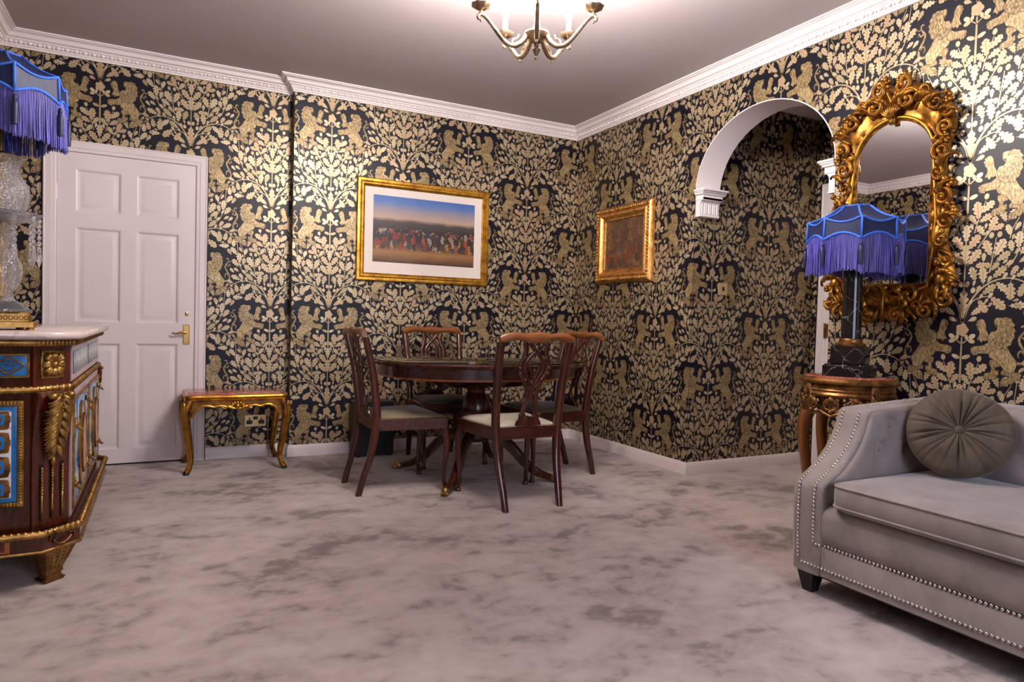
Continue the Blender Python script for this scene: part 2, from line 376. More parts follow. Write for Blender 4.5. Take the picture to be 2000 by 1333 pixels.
def painting(name, kind):
    m = NT(name); g = m.coord('Generated'); s = m.node('ShaderNodeSeparateXYZ'); m.link(g, s.inputs[0])
    U, V = (s.outputs[0], s.outputs[2]) if kind == 'field' else (s.outputs[1], s.outputs[2])
    n1 = m.noise(g, 5, 5, .6).outputs[0]; n2 = m.noise(g, 18, 4, .6).outputs[0]; n3 = m.noise(g, 60, 3).outputs[0]
    vv = m.math('ADD', V, m.math('MULTIPLY', m.math('SUBTRACT', n1, .5), .10))
    def vor(scale, thr, mp):
        wob = m.node('ShaderNodeVectorMath', operation='SCALE'); m.link(m.noise(g, 14, 4, .7).outputs['Color'], wob.inputs[0]); wob.inputs['Scale'].default_value = .09
        gw = m.node('ShaderNodeVectorMath', operation='ADD'); m.link(g, gw.inputs[0]); m.link(wob.outputs[0], gw.inputs[1])
        v = m.node('ShaderNodeTexVoronoi'); m.link(m.mapping(gw.outputs[0], mp), v.inputs['Vector']); v.inputs['Scale'].default_value = scale; v.inputs['Randomness'].default_value = .8
        sp = m.node('ShaderNodeSeparateColor'); m.link(v.outputs['Color'], sp.inputs[0]); return m.math('LESS_THAN', v.outputs[0], thr), sp
    band = lambda lo, hi: m.math('MULTIPLY', m.math('GREATER_THAN', V, lo), m.math('LESS_THAN', V, hi))
    if kind == 'field':
        c = m.ramp(vv, [(0, srgb(70, 42, 22)), (.16, srgb(158, 112, 62)), (.26, srgb(96, 64, 42)), (.34, srgb(44, 34, 32)), (.50, srgb(40, 33, 33)), (.62, srgb(74, 64, 60)), (.68, srgb(190, 160, 142)), (.80, srgb(150, 142, 152)), (.90, srgb(84, 120, 184)), (1, srgb(64, 104, 176))])
        d1, s1 = vor(1.0, .60, (30, 1, 8)); hi = m.math('ADD', .50, m.math('MULTIPLY', m.math('SUBTRACT', n1, .5), .12))
        pal = m.ramp(s1.outputs[0], [(0, srgb(26, 22, 24)), (.28, srgb(170, 52, 34)), (.48, srgb(80, 58, 44)), (.62, srgb(196, 178, 156)), (.72, srgb(54, 70, 96)), (.84, srgb(196, 84, 40)), (.93, srgb(204, 150, 70))], 'CONSTANT')
        k = m.math('MULTIPLY', d1, m.math('MULTIPLY', m.math('GREATER_THAN', V, .2), m.math('LESS_THAN', V, hi)))
        c = m.mix(m.math('MULTIPLY', k, .8), c, m.mix(m.math('MULTIPLY', n3, .7), pal, srgb(50, 36, 28)))
        d2, s2 = vor(1.0, .22, (40, 1, 30)); c = m.mix(m.math('MULTIPLY', d2, band(.42, .53)), c, srgb(206, 160, 130))
    else:
        c = m.ramp(m.math('ADD', m.math('MULTIPLY', n2, .5), m.math('MULTIPLY', n1, .5)), [(.32, srgb(58, 38, 30)), (.5, srgb(104, 74, 54)), (.66, srgb(164, 118, 70))])
        d1, s1 = vor(1.0, .42, (1, 11, 5)); pal = m.ramp(s1.outputs[0], [(0, srgb(150, 44, 30)), (.3, srgb(60, 40, 34)), (.6, srgb(176, 118, 60)), (.8, srgb(90, 84, 84))], 'CONSTANT')
        c = m.mix(m.math('MULTIPLY', m.math('MULTIPLY', d1, band(.08, .46)), .75), c, pal)
    c = m.mix(m.math('MULTIPLY', n3, .3), c, srgb(40, 32, 28)); m.set(c, .5); return m.mat
M['art_field'] = painting('landscape_with_crowd_print', 'field')
M['art_room'] = painting('dark_interior_oil', 'room')
# ------------------------------------------------------------------ room shell
CEIL = 2.685; XL = -4.08; YF = -6.3; STEP_X = -2.372; STEP = 0.097
AY0, AY1 = -2.552, -1.488; SPRING, RISE = 1.932, 0.446; WT = 0.212; PX = 1.205
S = lambda name, mb, mat, parent=None, **kw: mb.build(name, mat, parent, kind='structure', **kw)
floor = S('floor', MB().box(XL-.15, PX+.2, YF-.15, .4, -.06, 0), M['carpet'])
S('ceiling', MB().box(XL-.15, PX+.2, YF-.15, .4, CEIL, CEIL+.06), M['ceiling'])
# back wall: recessed part with the doorway, and the part that stands proud
DX0, DX1, DZ = -3.782, -2.984, 2.012
S_ = MB(); S_.box(XL-.15, DX0, STEP, STEP+.2, 0, CEIL); S_.box(DX1, STEP_X+.05, STEP, STEP+.2, 0, CEIL); S_.box(DX0, DX1, STEP, STEP+.2, DZ, CEIL)
wall_back_left = S('wall_back_left', S_, M['paper'])
wall_back = S('wall_back', MB().box(STEP_X, .001, 0, .3, 0, CEIL), M['paper'])
wall_left = S('wall_left', MB().box(XL-.15, XL, YF-.15, STEP, 0, CEIL), M['paper'])
wx0, wx1, wz0, wz1 = -2.65, -.85, .72, 2.18
fr = MB(); fr.box(XL-.15, wx0, YF-.15, YF, 0, CEIL); fr.box(wx1, .2, YF-.15, YF, 0, CEIL); fr.box(wx0, wx1, YF-.15, YF, 0, wz0); fr.box(wx0, wx1, YF-.15, YF, wz1, CEIL)
wall_front = S('wall_front', fr, M['paper'])
win = MB()
for a, b in ((wx0, wx0+.06), (wx1-.06, wx1), ((wx0+wx1)/2-.03, (wx0+wx1)/2+.03)): win.box(a, b, YF-.10, YF-.03, wz0, wz1)
for a, b in ((wz0, wz0+.06), (wz1-.06, wz1), (1.42, 1.47)): win.box(wx0, wx1, YF-.10, YF-.03, a, b)
window_1 = S('window_1', win, M['white'])
win = MB(); win.box(wx0-.09, wx0, YF, YF+.02, wz0-.03, wz1+.09); win.box(wx1, wx1+.09, YF, YF+.02, wz0-.03, wz1+.09); win.box(wx0, wx1, YF, YF+.02, wz1, wz1+.09); win.box(wx0-.12, wx1+.12, YF-.03, YF+.06, wz0-.06, wz0-.03)
S('window_casing', win, M['white'], window_1)
wm = (wx0+wx1)/2
for a, b in ((wx0+.058, wm-.028), (wm+.028, wx1-.058)):
    for c, d in ((wz0+.058, 1.422), (1.468, wz1-.058)):
        MB().box(a, b, YF-.072, YF-.066, c, d).build('pane', M['glass'], window_1)
# right wall: solid block beyond the arch, near length, and the spandrel over the opening
wall_right = S('wall_right', MB().box(0, PX+.2, AY1, .3, 0, CEIL), M['paper'])
NA = 28
arc = [((AY0+AY1)/2+(AY1-AY0)/2*math.cos(PI*k/NA), SPRING+RISE*math.sin(PI*k/NA)) for k in range(NA+1)]
sp = MB()
sp.box(0, WT, YF-.15, AY0, 0, CEIL)
vs = []; fs = []
for x in (0, WT):
    for (y, z) in arc: vs.append((x, y, z)); vs.append((x, y, CEIL))
n2 = 2*(NA+1)
for k in range(NA):
    a = 2*k; fs.append((a, a+2, a+3, a+1)); fs.append((n2+a, n2+a+1, n2+a+3, n2+a+2)); fs.append((a, n2+a, n2+a+2, a+2))
sp.add(vs, fs)
wall_right_near = S('wall_right_near', sp, M['paper'])
wall_passage_end = S('wall_passage_end', MB().box(PX, PX+.15, -3.6, AY1, 0, CEIL), M['paper'])
wall_passage_near = S('wall_passage_near', MB().box(WT, PX, -3.6, -3.45, 0, CEIL), M['paper'])

# ------------------------------------------------------------------ wallpaper motif (oak branches, rose and a pair of lions)
CW, CH = 0.53, 0.71
tv, tf, ta = [], [], []      # 2-D verts, faces, attributes (u, v, rnd), material in tm
tm = []; tl = []; LEVEL = [0]
def emit(vs, at, fs, mat):
    b = len(tv); tv.extend(vs); ta.extend(at); tl.extend([LEVEL[0]]*len(vs))
    for f in fs: tf.append(tuple(i+b for i in f)); tm.append(mat)
LT = [0, .13, .19, .25, .30, .37, .45, .51, .58, .66, .72, .79, .86, .91, .96, 1.0]
LW = [.05, .10, .47, .50, .30, .74, .80, .46, .95, .98, .52, .70, .64, .36, .30, .06]
discs = []
def leaf(bx, bz, ang, L, W=None, bend=0.0, sym=True, depth=0):
    LEVEL[0] = 1+(len(tf)//40) % 3; W = (W or L*.58)*.9; L = L*.97; r_ = rng.random(); vs = []; at = []; fs = []
    x, z, a = bx, bz, ang; prev = 0
    for i, (t, w_) in enumerate(zip(LT, LW)):
        d = (t-prev)*L; a2 = ang+bend*t; x += math.cos(a2)*d; z += math.sin(a2)*d; prev = t
        hw = w_*W/2*(0.92+.16*rng.random()); fw = .22*hw
        nx, nz = -math.sin(a2), math.cos(a2); fx, fz = math.cos(a2)*fw, math.sin(a2)*fw
        vs += [(x, z), (x+nx*hw+fx, z+nz*hw+fz), (x-nx*hw+fx, z-nz*hw+fz)]
        at += [(t, 0, r_), (t, w_, r_), (t, -w_, r_)]
        if i:
            p = 3*(i-1); q = 3*i
            fs += [(p, q, q+1, p+1), (p, p+2, q+2, q)]
        if depth == 0 and i in (3, 6, 9, 12): discs.append((x, z, max(.4, w_)*W*.5))
    emit(vs, at, fs, 0)
    if sym:
        emit([(-p[0], p[1]) for p in vs], at, [f[::-1] for f in fs], 0)
def ribbon(pts, w0, w1, sym=True, mat=0, n=5):
    LEVEL[0] = 0; P = spline(pts, n); vs = []; at = []; fs = []; N = len(P)
    for i, p in enumerate(P):
        t = P[min(i+1, N-1)]-P[max(i-1, 0)]; t = t/(np.linalg.norm(t)+1e-9); w_ = (w0+(w1-w0)*i/(N-1))/2
        vs += [(p[0]-t[1]*w_, p[1]+t[0]*w_), (p[0]+t[1]*w_, p[1]-t[0]*w_)]; at += [(.55, .3, .9), (.55, -.3, .9)]
        if i: fs.append((2*i-2, 2*i-1, 2*i+1, 2*i))
        if i % 4 == 0: discs.append((p[0], p[1], .006))
    emit(vs, at, fs, mat)
    if sym: emit([(-p[0], p[1]) for p in vs], at, [f[::-1] for f in fs], mat)
def blob(poly, mat, sym=True, r_=None):
    c = (sum(p[0] for p in poly)/len(poly), sum(p[1] for p in poly)/len(poly)); r_ = rng.random() if r_ is None else r_
    LEVEL[0] = LEVEL[0]+1 if mat else 4; vs = list(poly); at = [(.2, .3, r_)]*len(poly); fs = [tuple(range(len(poly)))]
    emit(vs, at, fs, mat)
    if sym: emit([(-p[0], p[1]) for p in vs], at, [f[::-1] for f in fs], mat)
def oval(cx, cz, rx, rz, ang=0, mat=0, sym=True, n=9):
    ca, sa = math.cos(ang), math.sin(ang)
    blob([(cx+rx*math.cos(2*PI*k/n)*ca-rz*math.sin(2*PI*k/n)*sa, cz+rx*math.cos(2*PI*k/n)*sa+rz*math.sin(2*PI*k/n)*ca) for k in range(n)], mat, sym)
    discs.append((cx, cz, max(rx, rz)))
R_ = math.radians
def J(x, y): return ((x-390-(1320-y)*.0407)*.00055, .03+(1320-y)*.00055)
def jl(x0, y0, x1, y1, W=None, sym=True, bend=0.0):
    a, b = J(x0, y0), J(x1, y1); leaf(a[0], a[1], math.atan2(b[1]-a[1], b[0]-a[0]), math.hypot(b[0]-a[0], b[1]-a[1]), W, bend, sym)
# stems
ribbon([J(*p) for p in ((392, 1312), (430, 1180), (510, 1060), (610, 985), (730, 962), (840, 1000), (910, 1070))], .009, .004)
ribbon([J(*p) for p in ((398, 1300), (450, 1160), (520, 1110), (600, 1100))], .006, .003)
ribbon([J(*p) for p in ((590, 915), (612, 800), (640, 640))], .006, .003)
ribbon([J(*p) for p in ((505, 715), (570, 620), (620, 560))], .005, .003)
ribbon([J(*p) for p in ((480, 590), (510, 480), (565, 340))], .005, .003)
ribbon([J(*p) for p in ((720, 880), (780, 790), (815, 640), (840, 470))], .005, .003)
ribbon([J(*p) for p in ((735, 655), (750, 590), (800, 500))], .004, .003)
ribbon([(0, .03), (0, .30), (0, .44)], .005, .005, sym=False)
# leaves read off the paper
leaf(0, .055, PI/2, .13, .052, sym=False); leaf(0, .28, PI/2, .105, .05, sym=False); leaf(0, .385, PI/2, .088, .046, sym=False)
for q in ((430, 1302, 500, 1268), (448, 1252, 540, 1190), (505, 1118, 572, 1232), (592, 1098, 705, 1205), (530, 1090, 640, 1008), (632, 985, 722, 1068), (742, 980, 738, 1135),
          (608, 962, 712, 868), (547, 1012, 542, 865), (490, 985, 455, 858), (598, 902, 660, 832), (590, 842, 486, 858), (606, 792, 556, 652), (624, 796, 702, 652), (632, 830, 740, 758),
          (424, 850, 528, 722), (425, 728, 522, 604), (560, 622, 502, 532), (584, 596, 642, 470), (602, 584, 696, 542), (500, 528, 440, 440), (512, 500, 500, 335), (526, 440, 626, 348), (508, 510, 614, 452),
          (712, 530, 676, 430), (722, 520, 776, 432), (745, 640, 715, 545), (752, 768, 738, 668), (792, 748, 806, 604), (800, 790, 880, 690), (735, 950, 792, 868), (830, 995, 800, 1110), (880, 1040, 850, 1150), (850, 1000, 930, 960), (910, 1070, 905, 1180)):
    jl(*q)
for x, y in ((427, 1000), (606, 620), (664, 618), (578, 856), (570, 308), (842, 455), (470, 1050), (735, 600)):
    p = J(x, y); oval(p[0], p[1], .010, .0135, -.2)
# rose
ribbon([(0, -.235), (0, -.10), (0, -.03)], .009, .006, sym=False)
rose = []
for k in range(20):
    a = 2*PI*k/20; r_ = .026+.003*math.cos(5*a); rose.append((r_*math.cos(a), .002+r_*1.1*math.sin(a)))
blob(rose, 0, False, .3)
oval(.020, -.030, .008, .012, .2); oval(.043, -.026, .0155, .0105, .6); oval(.041, -.047, .0155, .010, -.3); oval(.022, -.118, .019, .0095, .4)
ribbon([(0, -.062), (.014, -.05), (.03, -.038)], .005, .004)
# lion
def LZ(x, y): return ((x-220)*.000428, (570-y)*.000428)
LION = [
 [(527,445),(560,436),(598,440),(628,428),(650,440),(676,444),(684,470),(702,496),(700,530),(714,566),(700,600),(704,640),(684,668),(682,704),(656,716),(650,752),(600,742),(560,748),(520,720),(480,690),(470,640),(500,580),(540,572),(562,548),(545,524),(530,506)],
 [(478,680),(560,690),(652,730),(690,800),(735,860),(742,900),(722,965),(690,985),(640,965),(612,925),(560,870),(500,838),(472,770)],
 [(478,650),(476,612),(452,562),(444,494),(424,456),(402,450),(388,458),(366,484),(364,512),(376,534),(370,552),(388,566),(396,604),(372,664),(392,662),(412,690),(430,664),(452,672)],
 [(505,668),(430,722),(360,730),(322,744),(314,770),(326,786),(322,806),(344,800),(350,822),(374,808),(420,800),(470,800),(515,770)],
 [(502,868),(560,850),(606,880),(592,922),(548,932),(552,972),(582,962),(584,1008),(562,1016),(566,1046),(540,1034),(520,1058),(500,1040),(470,1064),(444,1036),(462,1000),(512,990),(520,942),(498,902)],
 [(640,930),(735,890),(724,955),(734,978),(762,970),(792,992),(776,1012),(780,1042),(736,1050),(704,1096),(676,1088),(660,1116),(640,1096),(616,1104),(608,1060),(666,1052),(682,1010),(612,1004),(606,980)]]
LEVEL[0] = 4
def inked(poly, r_, o=.0022):
    blob(inset(ccw(poly), -o), 2, True, 0.5); blob(ccw(poly), 1, True, r_)
for i in (4, 5, 1, 3, 2, 0):
    pl_ = LION[i]
    inked([LZ(*p) for p in pl_], .15+.13*i)
    for p in pl_[::3]: discs.append((*LZ(*p), .012))
def lock(x, y, ang, L, W, r_):
    a, b = LZ(x, y); ca, sa = math.cos(ang), math.sin(ang); LEVEL[0] = 17+2*int(r_*4)
    inked([(a+(u*ca-v*sa), b+(u*sa+v*ca)) for u, v in ((-.3*L, 0), (-.15*L, -.45*W), (.25*L, -.5*W), (.7*L, 0), (.25*L, .5*W), (-.15*L, .45*W))], r_, .0013)
for (x, y) in ((640, 690), (600, 705), (560, 700), (672, 650), (690, 600), (690, 545), (676, 492), (640, 462), (600, 462), (652, 640), (618, 660), (578, 655), (540, 655), (655, 575), (625, 600), (590, 605), (645, 520), (610, 545), (505, 640), (555, 600)):
    lock(x, y, math.atan2(-(y-500), x-560)*.6-.55, .026, .0125, rng.random())
for (x, y, r_) in ((325, 762, .0045), (329, 788, .0045), (346, 808, .0045), (368, 812, .0045), (373, 480, .0045), (366, 508, .0045), (377, 534, .0045), (455, 1042, .005), (482, 1056, .005), (508, 1046, .005), (540, 1044, .005), (616, 1090, .005), (642, 1106, .005), (668, 1102, .005), (775, 1000, .005), (772, 1032, .005)):
    a, b = LZ(x, y); LEVEL[0] = 25; inked([(a+r_*math.cos(2*PI*k/7), b+r_*1.2*math.sin(2*PI*k/7)) for k in range(7)], rng.random(), .0012)
for P in (((572, 474), (582, 470), (586, 478), (576, 482)), ((528, 500), (552, 506), (566, 528), (556, 534), (545, 520)), ((527, 446), (536, 446), (536, 460), (528, 458))):
    LEVEL[0] = 28; blob(ccw([LZ(*p) for p in P]), 2, True, .5)
ribbon([LZ(*p) for p in ((728, 880), (790, 880), (818, 830), (800, 760), (762, 690), (754, 630), (786, 585), (802, 545), (786, 515), (766, 530))], .012, .006, True, 1, 4)
ribbon([LZ(*p) for p in ((812, 800), (770, 760), (748, 800), (760, 830))], .009, .003, True, 1, 4)
ribbon([LZ(*p) for p in ((770, 620), (800, 640), (822, 600), (830, 640))], .008, .002, True, 1, 4)
ribbon([LZ(*p) for p in ((790, 560), (830, 570), (850, 540))], .008, .002, True, 1, 4)
# fill the rest of the branches with smaller leaves where the ground would show
def images(D):
    out = []
    for (x, z, r_) in D:
        for sx in (1, -1):
            for (ox, oz) in ((0,0),(CW,CH/2),(-CW,CH/2),(CW,-CH/2),(-CW,-CH/2),(0,CH),(0,-CH)): out.append((sx*x+ox, z+oz, r_))
    return np.array(out)
DI = images(discs)
def clear_zone(x, z):
    for (ox, oz) in ((0,0),(CW,CH/2),(CW,-CH/2),(0,CH),(0,-CH)):
        if abs(x-ox) < .262-.25*max(0, z-oz-.02) and -.135 < z-oz < .098: return True
    return False
for L in (.072, .062, .052, .043, .035, .028):
    for _ in range(420):
        x = rng.uniform(.02, .27); z = rng.uniform(.06, .60)
        if clear_zone(x, z): continue
        a = math.atan2(z-.02, x*1.3)+rng.uniform(-.5, .5); W = L*.55
        ok = True; nd = []
        for t, k in ((.3, .34), (.55, .5), (.8, .42)):
            cx, cz = x+math.cos(a)*L*t, z+math.sin(a)*L*t; rr = W*k
            if cx < rr*.9 or clear_zone(cx, cz): ok = False; break
            if np.any((DI[:,0]-cx)**2+(DI[:,1]-cz)**2 < (DI[:,2]*.8+rr*.95)**2): ok = False; break
            nd.append((cx, cz, rr))
        if ok:
            leaf(x, z, a, L, W, depth=1); DI = np.vstack([DI, images(nd)])
# triangulate the motif once
tris = []; tmat = []
import mathutils
for f, mt in zip(tf, tm):
    if len(f) == 3: tris.append(f); tmat.append(mt)
    elif len(f) == 4: tris += [(f[0], f[1], f[2]), (f[0], f[2], f[3])]; tmat += [mt, mt]
    else:
        for t in mathutils.geometry.tessellate_polygon([[Vector((tv[i][0], tv[i][1], 0)) for i in f]]):
            tris.append(tuple(f[i] for i in t)); tmat.append(mt)
TV = np.array(tv); TA = np.hstack([np.array(ta), np.array(tl)[:,None]]); TF = np.array(tris); TM = np.array(tmat)
def clip_half(poly, a, b, c):      # keep a*x+b*z <= c ; poly rows: x z u v r
    out = []; n = len(poly)
    for i in range(n):
        p, q = poly[i], poly[(i+1) % n]; dp = a*p[0]+b*p[1]-c; dq = a*q[0]+b*q[1]-c
        if dp <= 0: out.append(p)
        if (dp < 0 < dq) or (dq < 0 < dp): out.append(p+(q-p)*(dp/(dp-dq)))
    return out
def wallpaper(wall, fn, u0, u1, z0, z1, ru, rz, holes=(), cw=CW):
    # fn(u, z) -> point on the printed face; (ru, rz): a rose; holes: convex ccw polygons left unprinted
    V = []; A = []; F = []; MT = []
    nv = 0
    i0 = int(math.floor((u0-ru-.35)/cw)); i1 = int(math.ceil((u1-ru+.35)/cw))
    kx = cw/CW
    for i in range(i0, i1+1):
        for k in range(-4, 4):
            ox = ru+i*cw; oz = rz+k*CH+(CH/2 if i % 2 else 0)
            if oz-.3 > z1 or oz+.62 < z0 or ox+.33 < u0 or ox-.33 > u1: continue
            P = TV*np.array([kx, 1])+np.array([ox, oz]); T = P[TF]           # (n,3,2)
            inside = (T[:,:,0] >= u0)&(T[:,:,0] <= u1)&(T[:,:,1] >= z0)&(T[:,:,1] <= z1)
            full = inside.all(1)
            dead = (T[:,:,0] < u0).all(1)|(T[:,:,0] > u1).all(1)|(T[:,:,1] < z0).all(1)|(T[:,:,1] > z1).all(1)
            hard = np.zeros(len(T), bool)
            for H in holes:
                H = np.array(H); bb = H.min(0), H.max(0)
                near = (T[:,:,0].max(1) > bb[0][0])&(T[:,:,0].min(1) < bb[1][0])&(T[:,:,1].max(1) > bb[0][1])&(T[:,:,1].min(1) < bb[1][1])
                nx_ = np.roll(H, -1, 0); ea = nx_[:,1]-H[:,1]; eb = -(nx_[:,0]-H[:,0]); ec = ea*H[:,0]+eb*H[:,1]
                sd = T[:,:,0,None]*ea+T[:,:,1,None]*eb-ec           # > 0: outside that edge
                dead |= (sd <= 0).all((1, 2)); hard |= near & ~(sd >= 0).all(1).any(1)
            keep = full & ~hard & ~dead
            V.append(P); A.append(TA); F.append(TF[keep]+nv); MT.append(TM[keep]); nv += len(P)
            todo = np.where(~keep & ~dead)[0]
            for ti in todo:
                poly = [np.concatenate([P[j], TA[j]]) for j in TF[ti]]
                for (a, b, c) in ((-1,0,-u0),(1,0,u1),(0,-1,-z0),(0,1,z1)):
                    poly = clip_half(poly, a, b, c)
                    if len(poly) < 3: break
                if len(poly) < 3: continue
                pieces = [poly]
                for H in holes:
                    new = []
                    for pc in pieces:
                        rem = pc; n = len(H)
                        for e in range(n):
                            if len(rem) < 3: break
                            p, q = H[e], H[(e+1) % n]; a, b = (q[1]-p[1]), -(q[0]-p[0]); c = a*p[0]+b*p[1]
                            o = clip_half(rem, -a, -b, -c)
                            if len(o) >= 3: new.append(o)
                            rem = clip_half(rem, a, b, c)
                    pieces = new
                for pc in pieces:
                    pc = np.array(pc); n = len(pc)
                    ar = abs(sum(pc[j][0]*pc[(j+1) % n][1]-pc[(j+1) % n][0]*pc[j][1] for j in range(n)))
                    if ar < 1e-7: continue
                    V.append(pc[:,:2]); A.append(pc[:,2:]); F.append(np.array([(0, j, j+1) for j in range(1, n-1)])+nv); MT.append(np.full(n-2, TM[ti])); nv += n
    V = np.vstack(V); A = np.vstack(A); F = np.vstack(F); MT = np.concatenate(MT)
    used = np.unique(F); remap = np.full(len(V), -1); remap[used] = np.arange(len(used)); F = remap[F]; V = V[used]; A = A[used]
    X = np.array(fn(V[:,0], V[:,1], A[:,3])).T
    me = bpy.data.meshes.new('wallpaper_print'); me.vertices.add(len(X)); me.vertices.foreach_set('co', X.astype(np.float32).ravel())
    me.loops.add(3*len(F)); me.polygons.add(len(F)); me.loops.foreach_set('vertex_index', F.astype(np.int32).ravel())
    me.polygons.foreach_set('loop_start', np.arange(0, 3*len(F), 3, dtype=np.int32))
    me.polygons.foreach_set('material_index', MT.astype(np.int32))
    me.materials.append(M['leaf']); me.materials.append(M['lion']); me.materials.append(M['ink'])
    at = me.attributes.new('luv', 'FLOAT_VECTOR', 'POINT'); at.data.foreach_set('vector', A[:,:3].astype(np.float32).ravel())
    me.update(calc_edges=True); me.validate()
    return obj('wallpaper_print', me, wall, kind='stuff')
E_ = .0007; ZB = .07; ZC = 2.60
EL = lambda l: E_+l*.00004
door_hole = [(-3.86, -.1), (-2.915, -.1), (-2.915, 2.06), (-3.86, 2.06)]
wallpaper(wall_back_left, lambda u, z, l: (u, STEP-EL(l), z), XL, STEP_X, ZB, ZC, -2.503, 1.73, [door_hole], .525)
wallpaper(wall_back, lambda u, z, l: (u, -EL(l), z), STEP_X, 0, ZB, ZC, -2.11, 1.735, (), .54)
wallpaper(wall_back, lambda u, z, l: (STEP_X-EL(l), u, z), 0, STEP, ZB, ZC, .3, 1.9)
wallpaper(wall_right, lambda u, z, l: (-EL(l), -u, z), 0, -AY1, ZB, ZC, .052, 1.742)
arch_hole = [(2.02-.532, -.1), (2.02+.532, -.1)]+[(2.02+.532*math.cos(PI*k/NA), SPRING+RISE*math.sin(PI*k/NA)) for k in range(NA+1)]
wallpaper(wall_right_near, lambda u, z, l: (-EL(l), -u, z), -AY1, -YF, ZB, ZC, .052, 1.742, [arch_hole])
wallpaper(wall_right, lambda u, z, l: (u, AY1-EL(l), z), 0, PX, ZB, ZC, .705, 1.031)
wallpaper(wall_passage_end, lambda u, z, l: (PX-EL(l), -u, z), -AY1, 2.9, ZB, ZC, 1.8, 1.4, [[(1.52, -.1), (2.6, -.1), (2.6, 2.11), (1.52, 2.11)]])
wallpaper(wall_left, lambda u, z, l: (XL+EL(l), u, z), YF, STEP, ZB, ZC, -.25, 1.735)
wallpaper(wall_front, lambda u, z, l: (u, YF+EL(l), z), XL, 0, ZB, ZC, -3.3, 1.735, [[(wx0, wz0), (wx1, wz0), (wx1, wz1), (wx0, wz1)]])

# ------------------------------------------------------------------ cornice, skirting
CP = [(0, 2.592), (.013, 2.592), (.015, 2.602), (.021, 2.604), (.023, 2.611), (.026, 2.613), (.037, 2.630), (.045, 2.633), (.047, 2.640), (.056, 2.642), (.062, 2.648),
      (.064, 2.655), (.069, 2.663), (.079, 2.669), (.092, 2.672), (.093, 2.676), (.103, 2.677), (.104, 2.685), (0, 2.685)]
# travel with the room on the left: front -> right -> back -> left
room = [(0, YF), (0, 0), (STEP_X, 0), (STEP_X, STEP), (XL, STEP), (XL, YF), (0, YF)]
cornices = []
for nm, path in (('trim_1', room[0:2]), ('trim_2', room[1:5]), ('trim_3', room[4:6]), ('trim_4', room[5:7])):
    # extend with the neighbours so that corners mitre
    i = room.index(path[0]); full = ([room[i-1]] if i > 0 else [room[-2]])+path
    j = room.index(path[-1]) if path[-1] != room[0] or nm != 'trim_4' else 0
    nxt = {'trim_1': room[2], 'trim_2': room[5], 'trim_3': room[0], 'trim_4': room[1]}[nm]
    prv = {'trim_1': room[5], 'trim_2': room[0], 'trim_3': room[3], 'trim_4': room[4]}[nm]
    fp = [prv]+path+[nxt]; t = MB(); t.sweep(CP, fp); n = len(CP)
    vs = t.v[n:-n]; t2 = MB(); t2.sect([vs[k*n:(k+1)*n] for k in range(len(path))])
    o = S(nm, t2, M['plaster'], sharp=35); cornices.append(o)
    egg = MB()
    for a, b in zip(path[:-1], path[1:]):
        L = math.hypot(b[0]-a[0], b[1]-a[1]); d = ((b[0]-a[0])/L, (b[1]-a[1])/L); nn = (-d[1], d[0]); k = int((L-.08)/.047)
        if k < 2: continue
        rot = Matrix((Vector((d[0], d[1], 0)), Vector((nn[0], nn[1], 0)), Vector((0, 0, 1)))).transposed()
        for q in range(k):
            s = .055+(q+.5)*(L-.1)/k
            egg.ell((a[0]+d[0]*s+nn[0]*.033, a[1]+d[1]*s+nn[1]*.033, 2.6225), (.0125, .0085, .0115), 8, 4, rot)
            s += (L-.1)/k/2; egg.ell((a[0]+d[0]*s+nn[0]*.032, a[1]+d[1]*s+nn[1]*.032, 2.621), (.0035, .0075, .011), 6, 4, rot)
    egg.build('egg_and_dart', M['plaster'], o, kind='stuff', sharp=180)
t = MB(); t.sweep(CP, [(PX, AY1), (WT, AY1)]); S('trim_5', t, M['plaster'], sharp=35)
t = MB(); t.sweep(CP, [(PX, -3.45), (PX, AY1)]); S('trim_6', t, M['plaster'], sharp=35)
BP = [(0, 0), (.013, 0), (.013, .058), (.010, .066), (.008, .078), (.004, .083), (0, .083)]
def board(name, path, prv=None, nxt=None):
    fp = ([prv] if prv else [])+path+([nxt] if nxt else []); t = MB(); t.sweep(BP, fp); n = len(BP)
    vs = t.v[(n if prv else 0):(len(t.v)-n if nxt else len(t.v))]; k = len(vs)//n
    S(name, MB().sect([vs[i*n:(i+1)*n] for i in range(k)]), M['white'])
board('baseboard_right', [(PX, AY1), (0, AY1), (0, 0)], None, (STEP_X, 0))
board('baseboard_back', [(0, 0), (STEP_X, 0), (STEP_X, STEP), (-2.915, STEP)], (0, AY1))
board('baseboard_back_left', [(-3.852, STEP), (XL, STEP)], None, (XL, YF))
board('baseboard_left', [(XL, STEP), (XL, YF)], (-3.852, STEP), (0, YF))
board('baseboard_front', [(XL, YF), (0, YF)], (XL, STEP), (0, AY0))
board('baseboard_right_near', [(0, YF), (0, AY0), (WT, AY0)], (XL, YF))

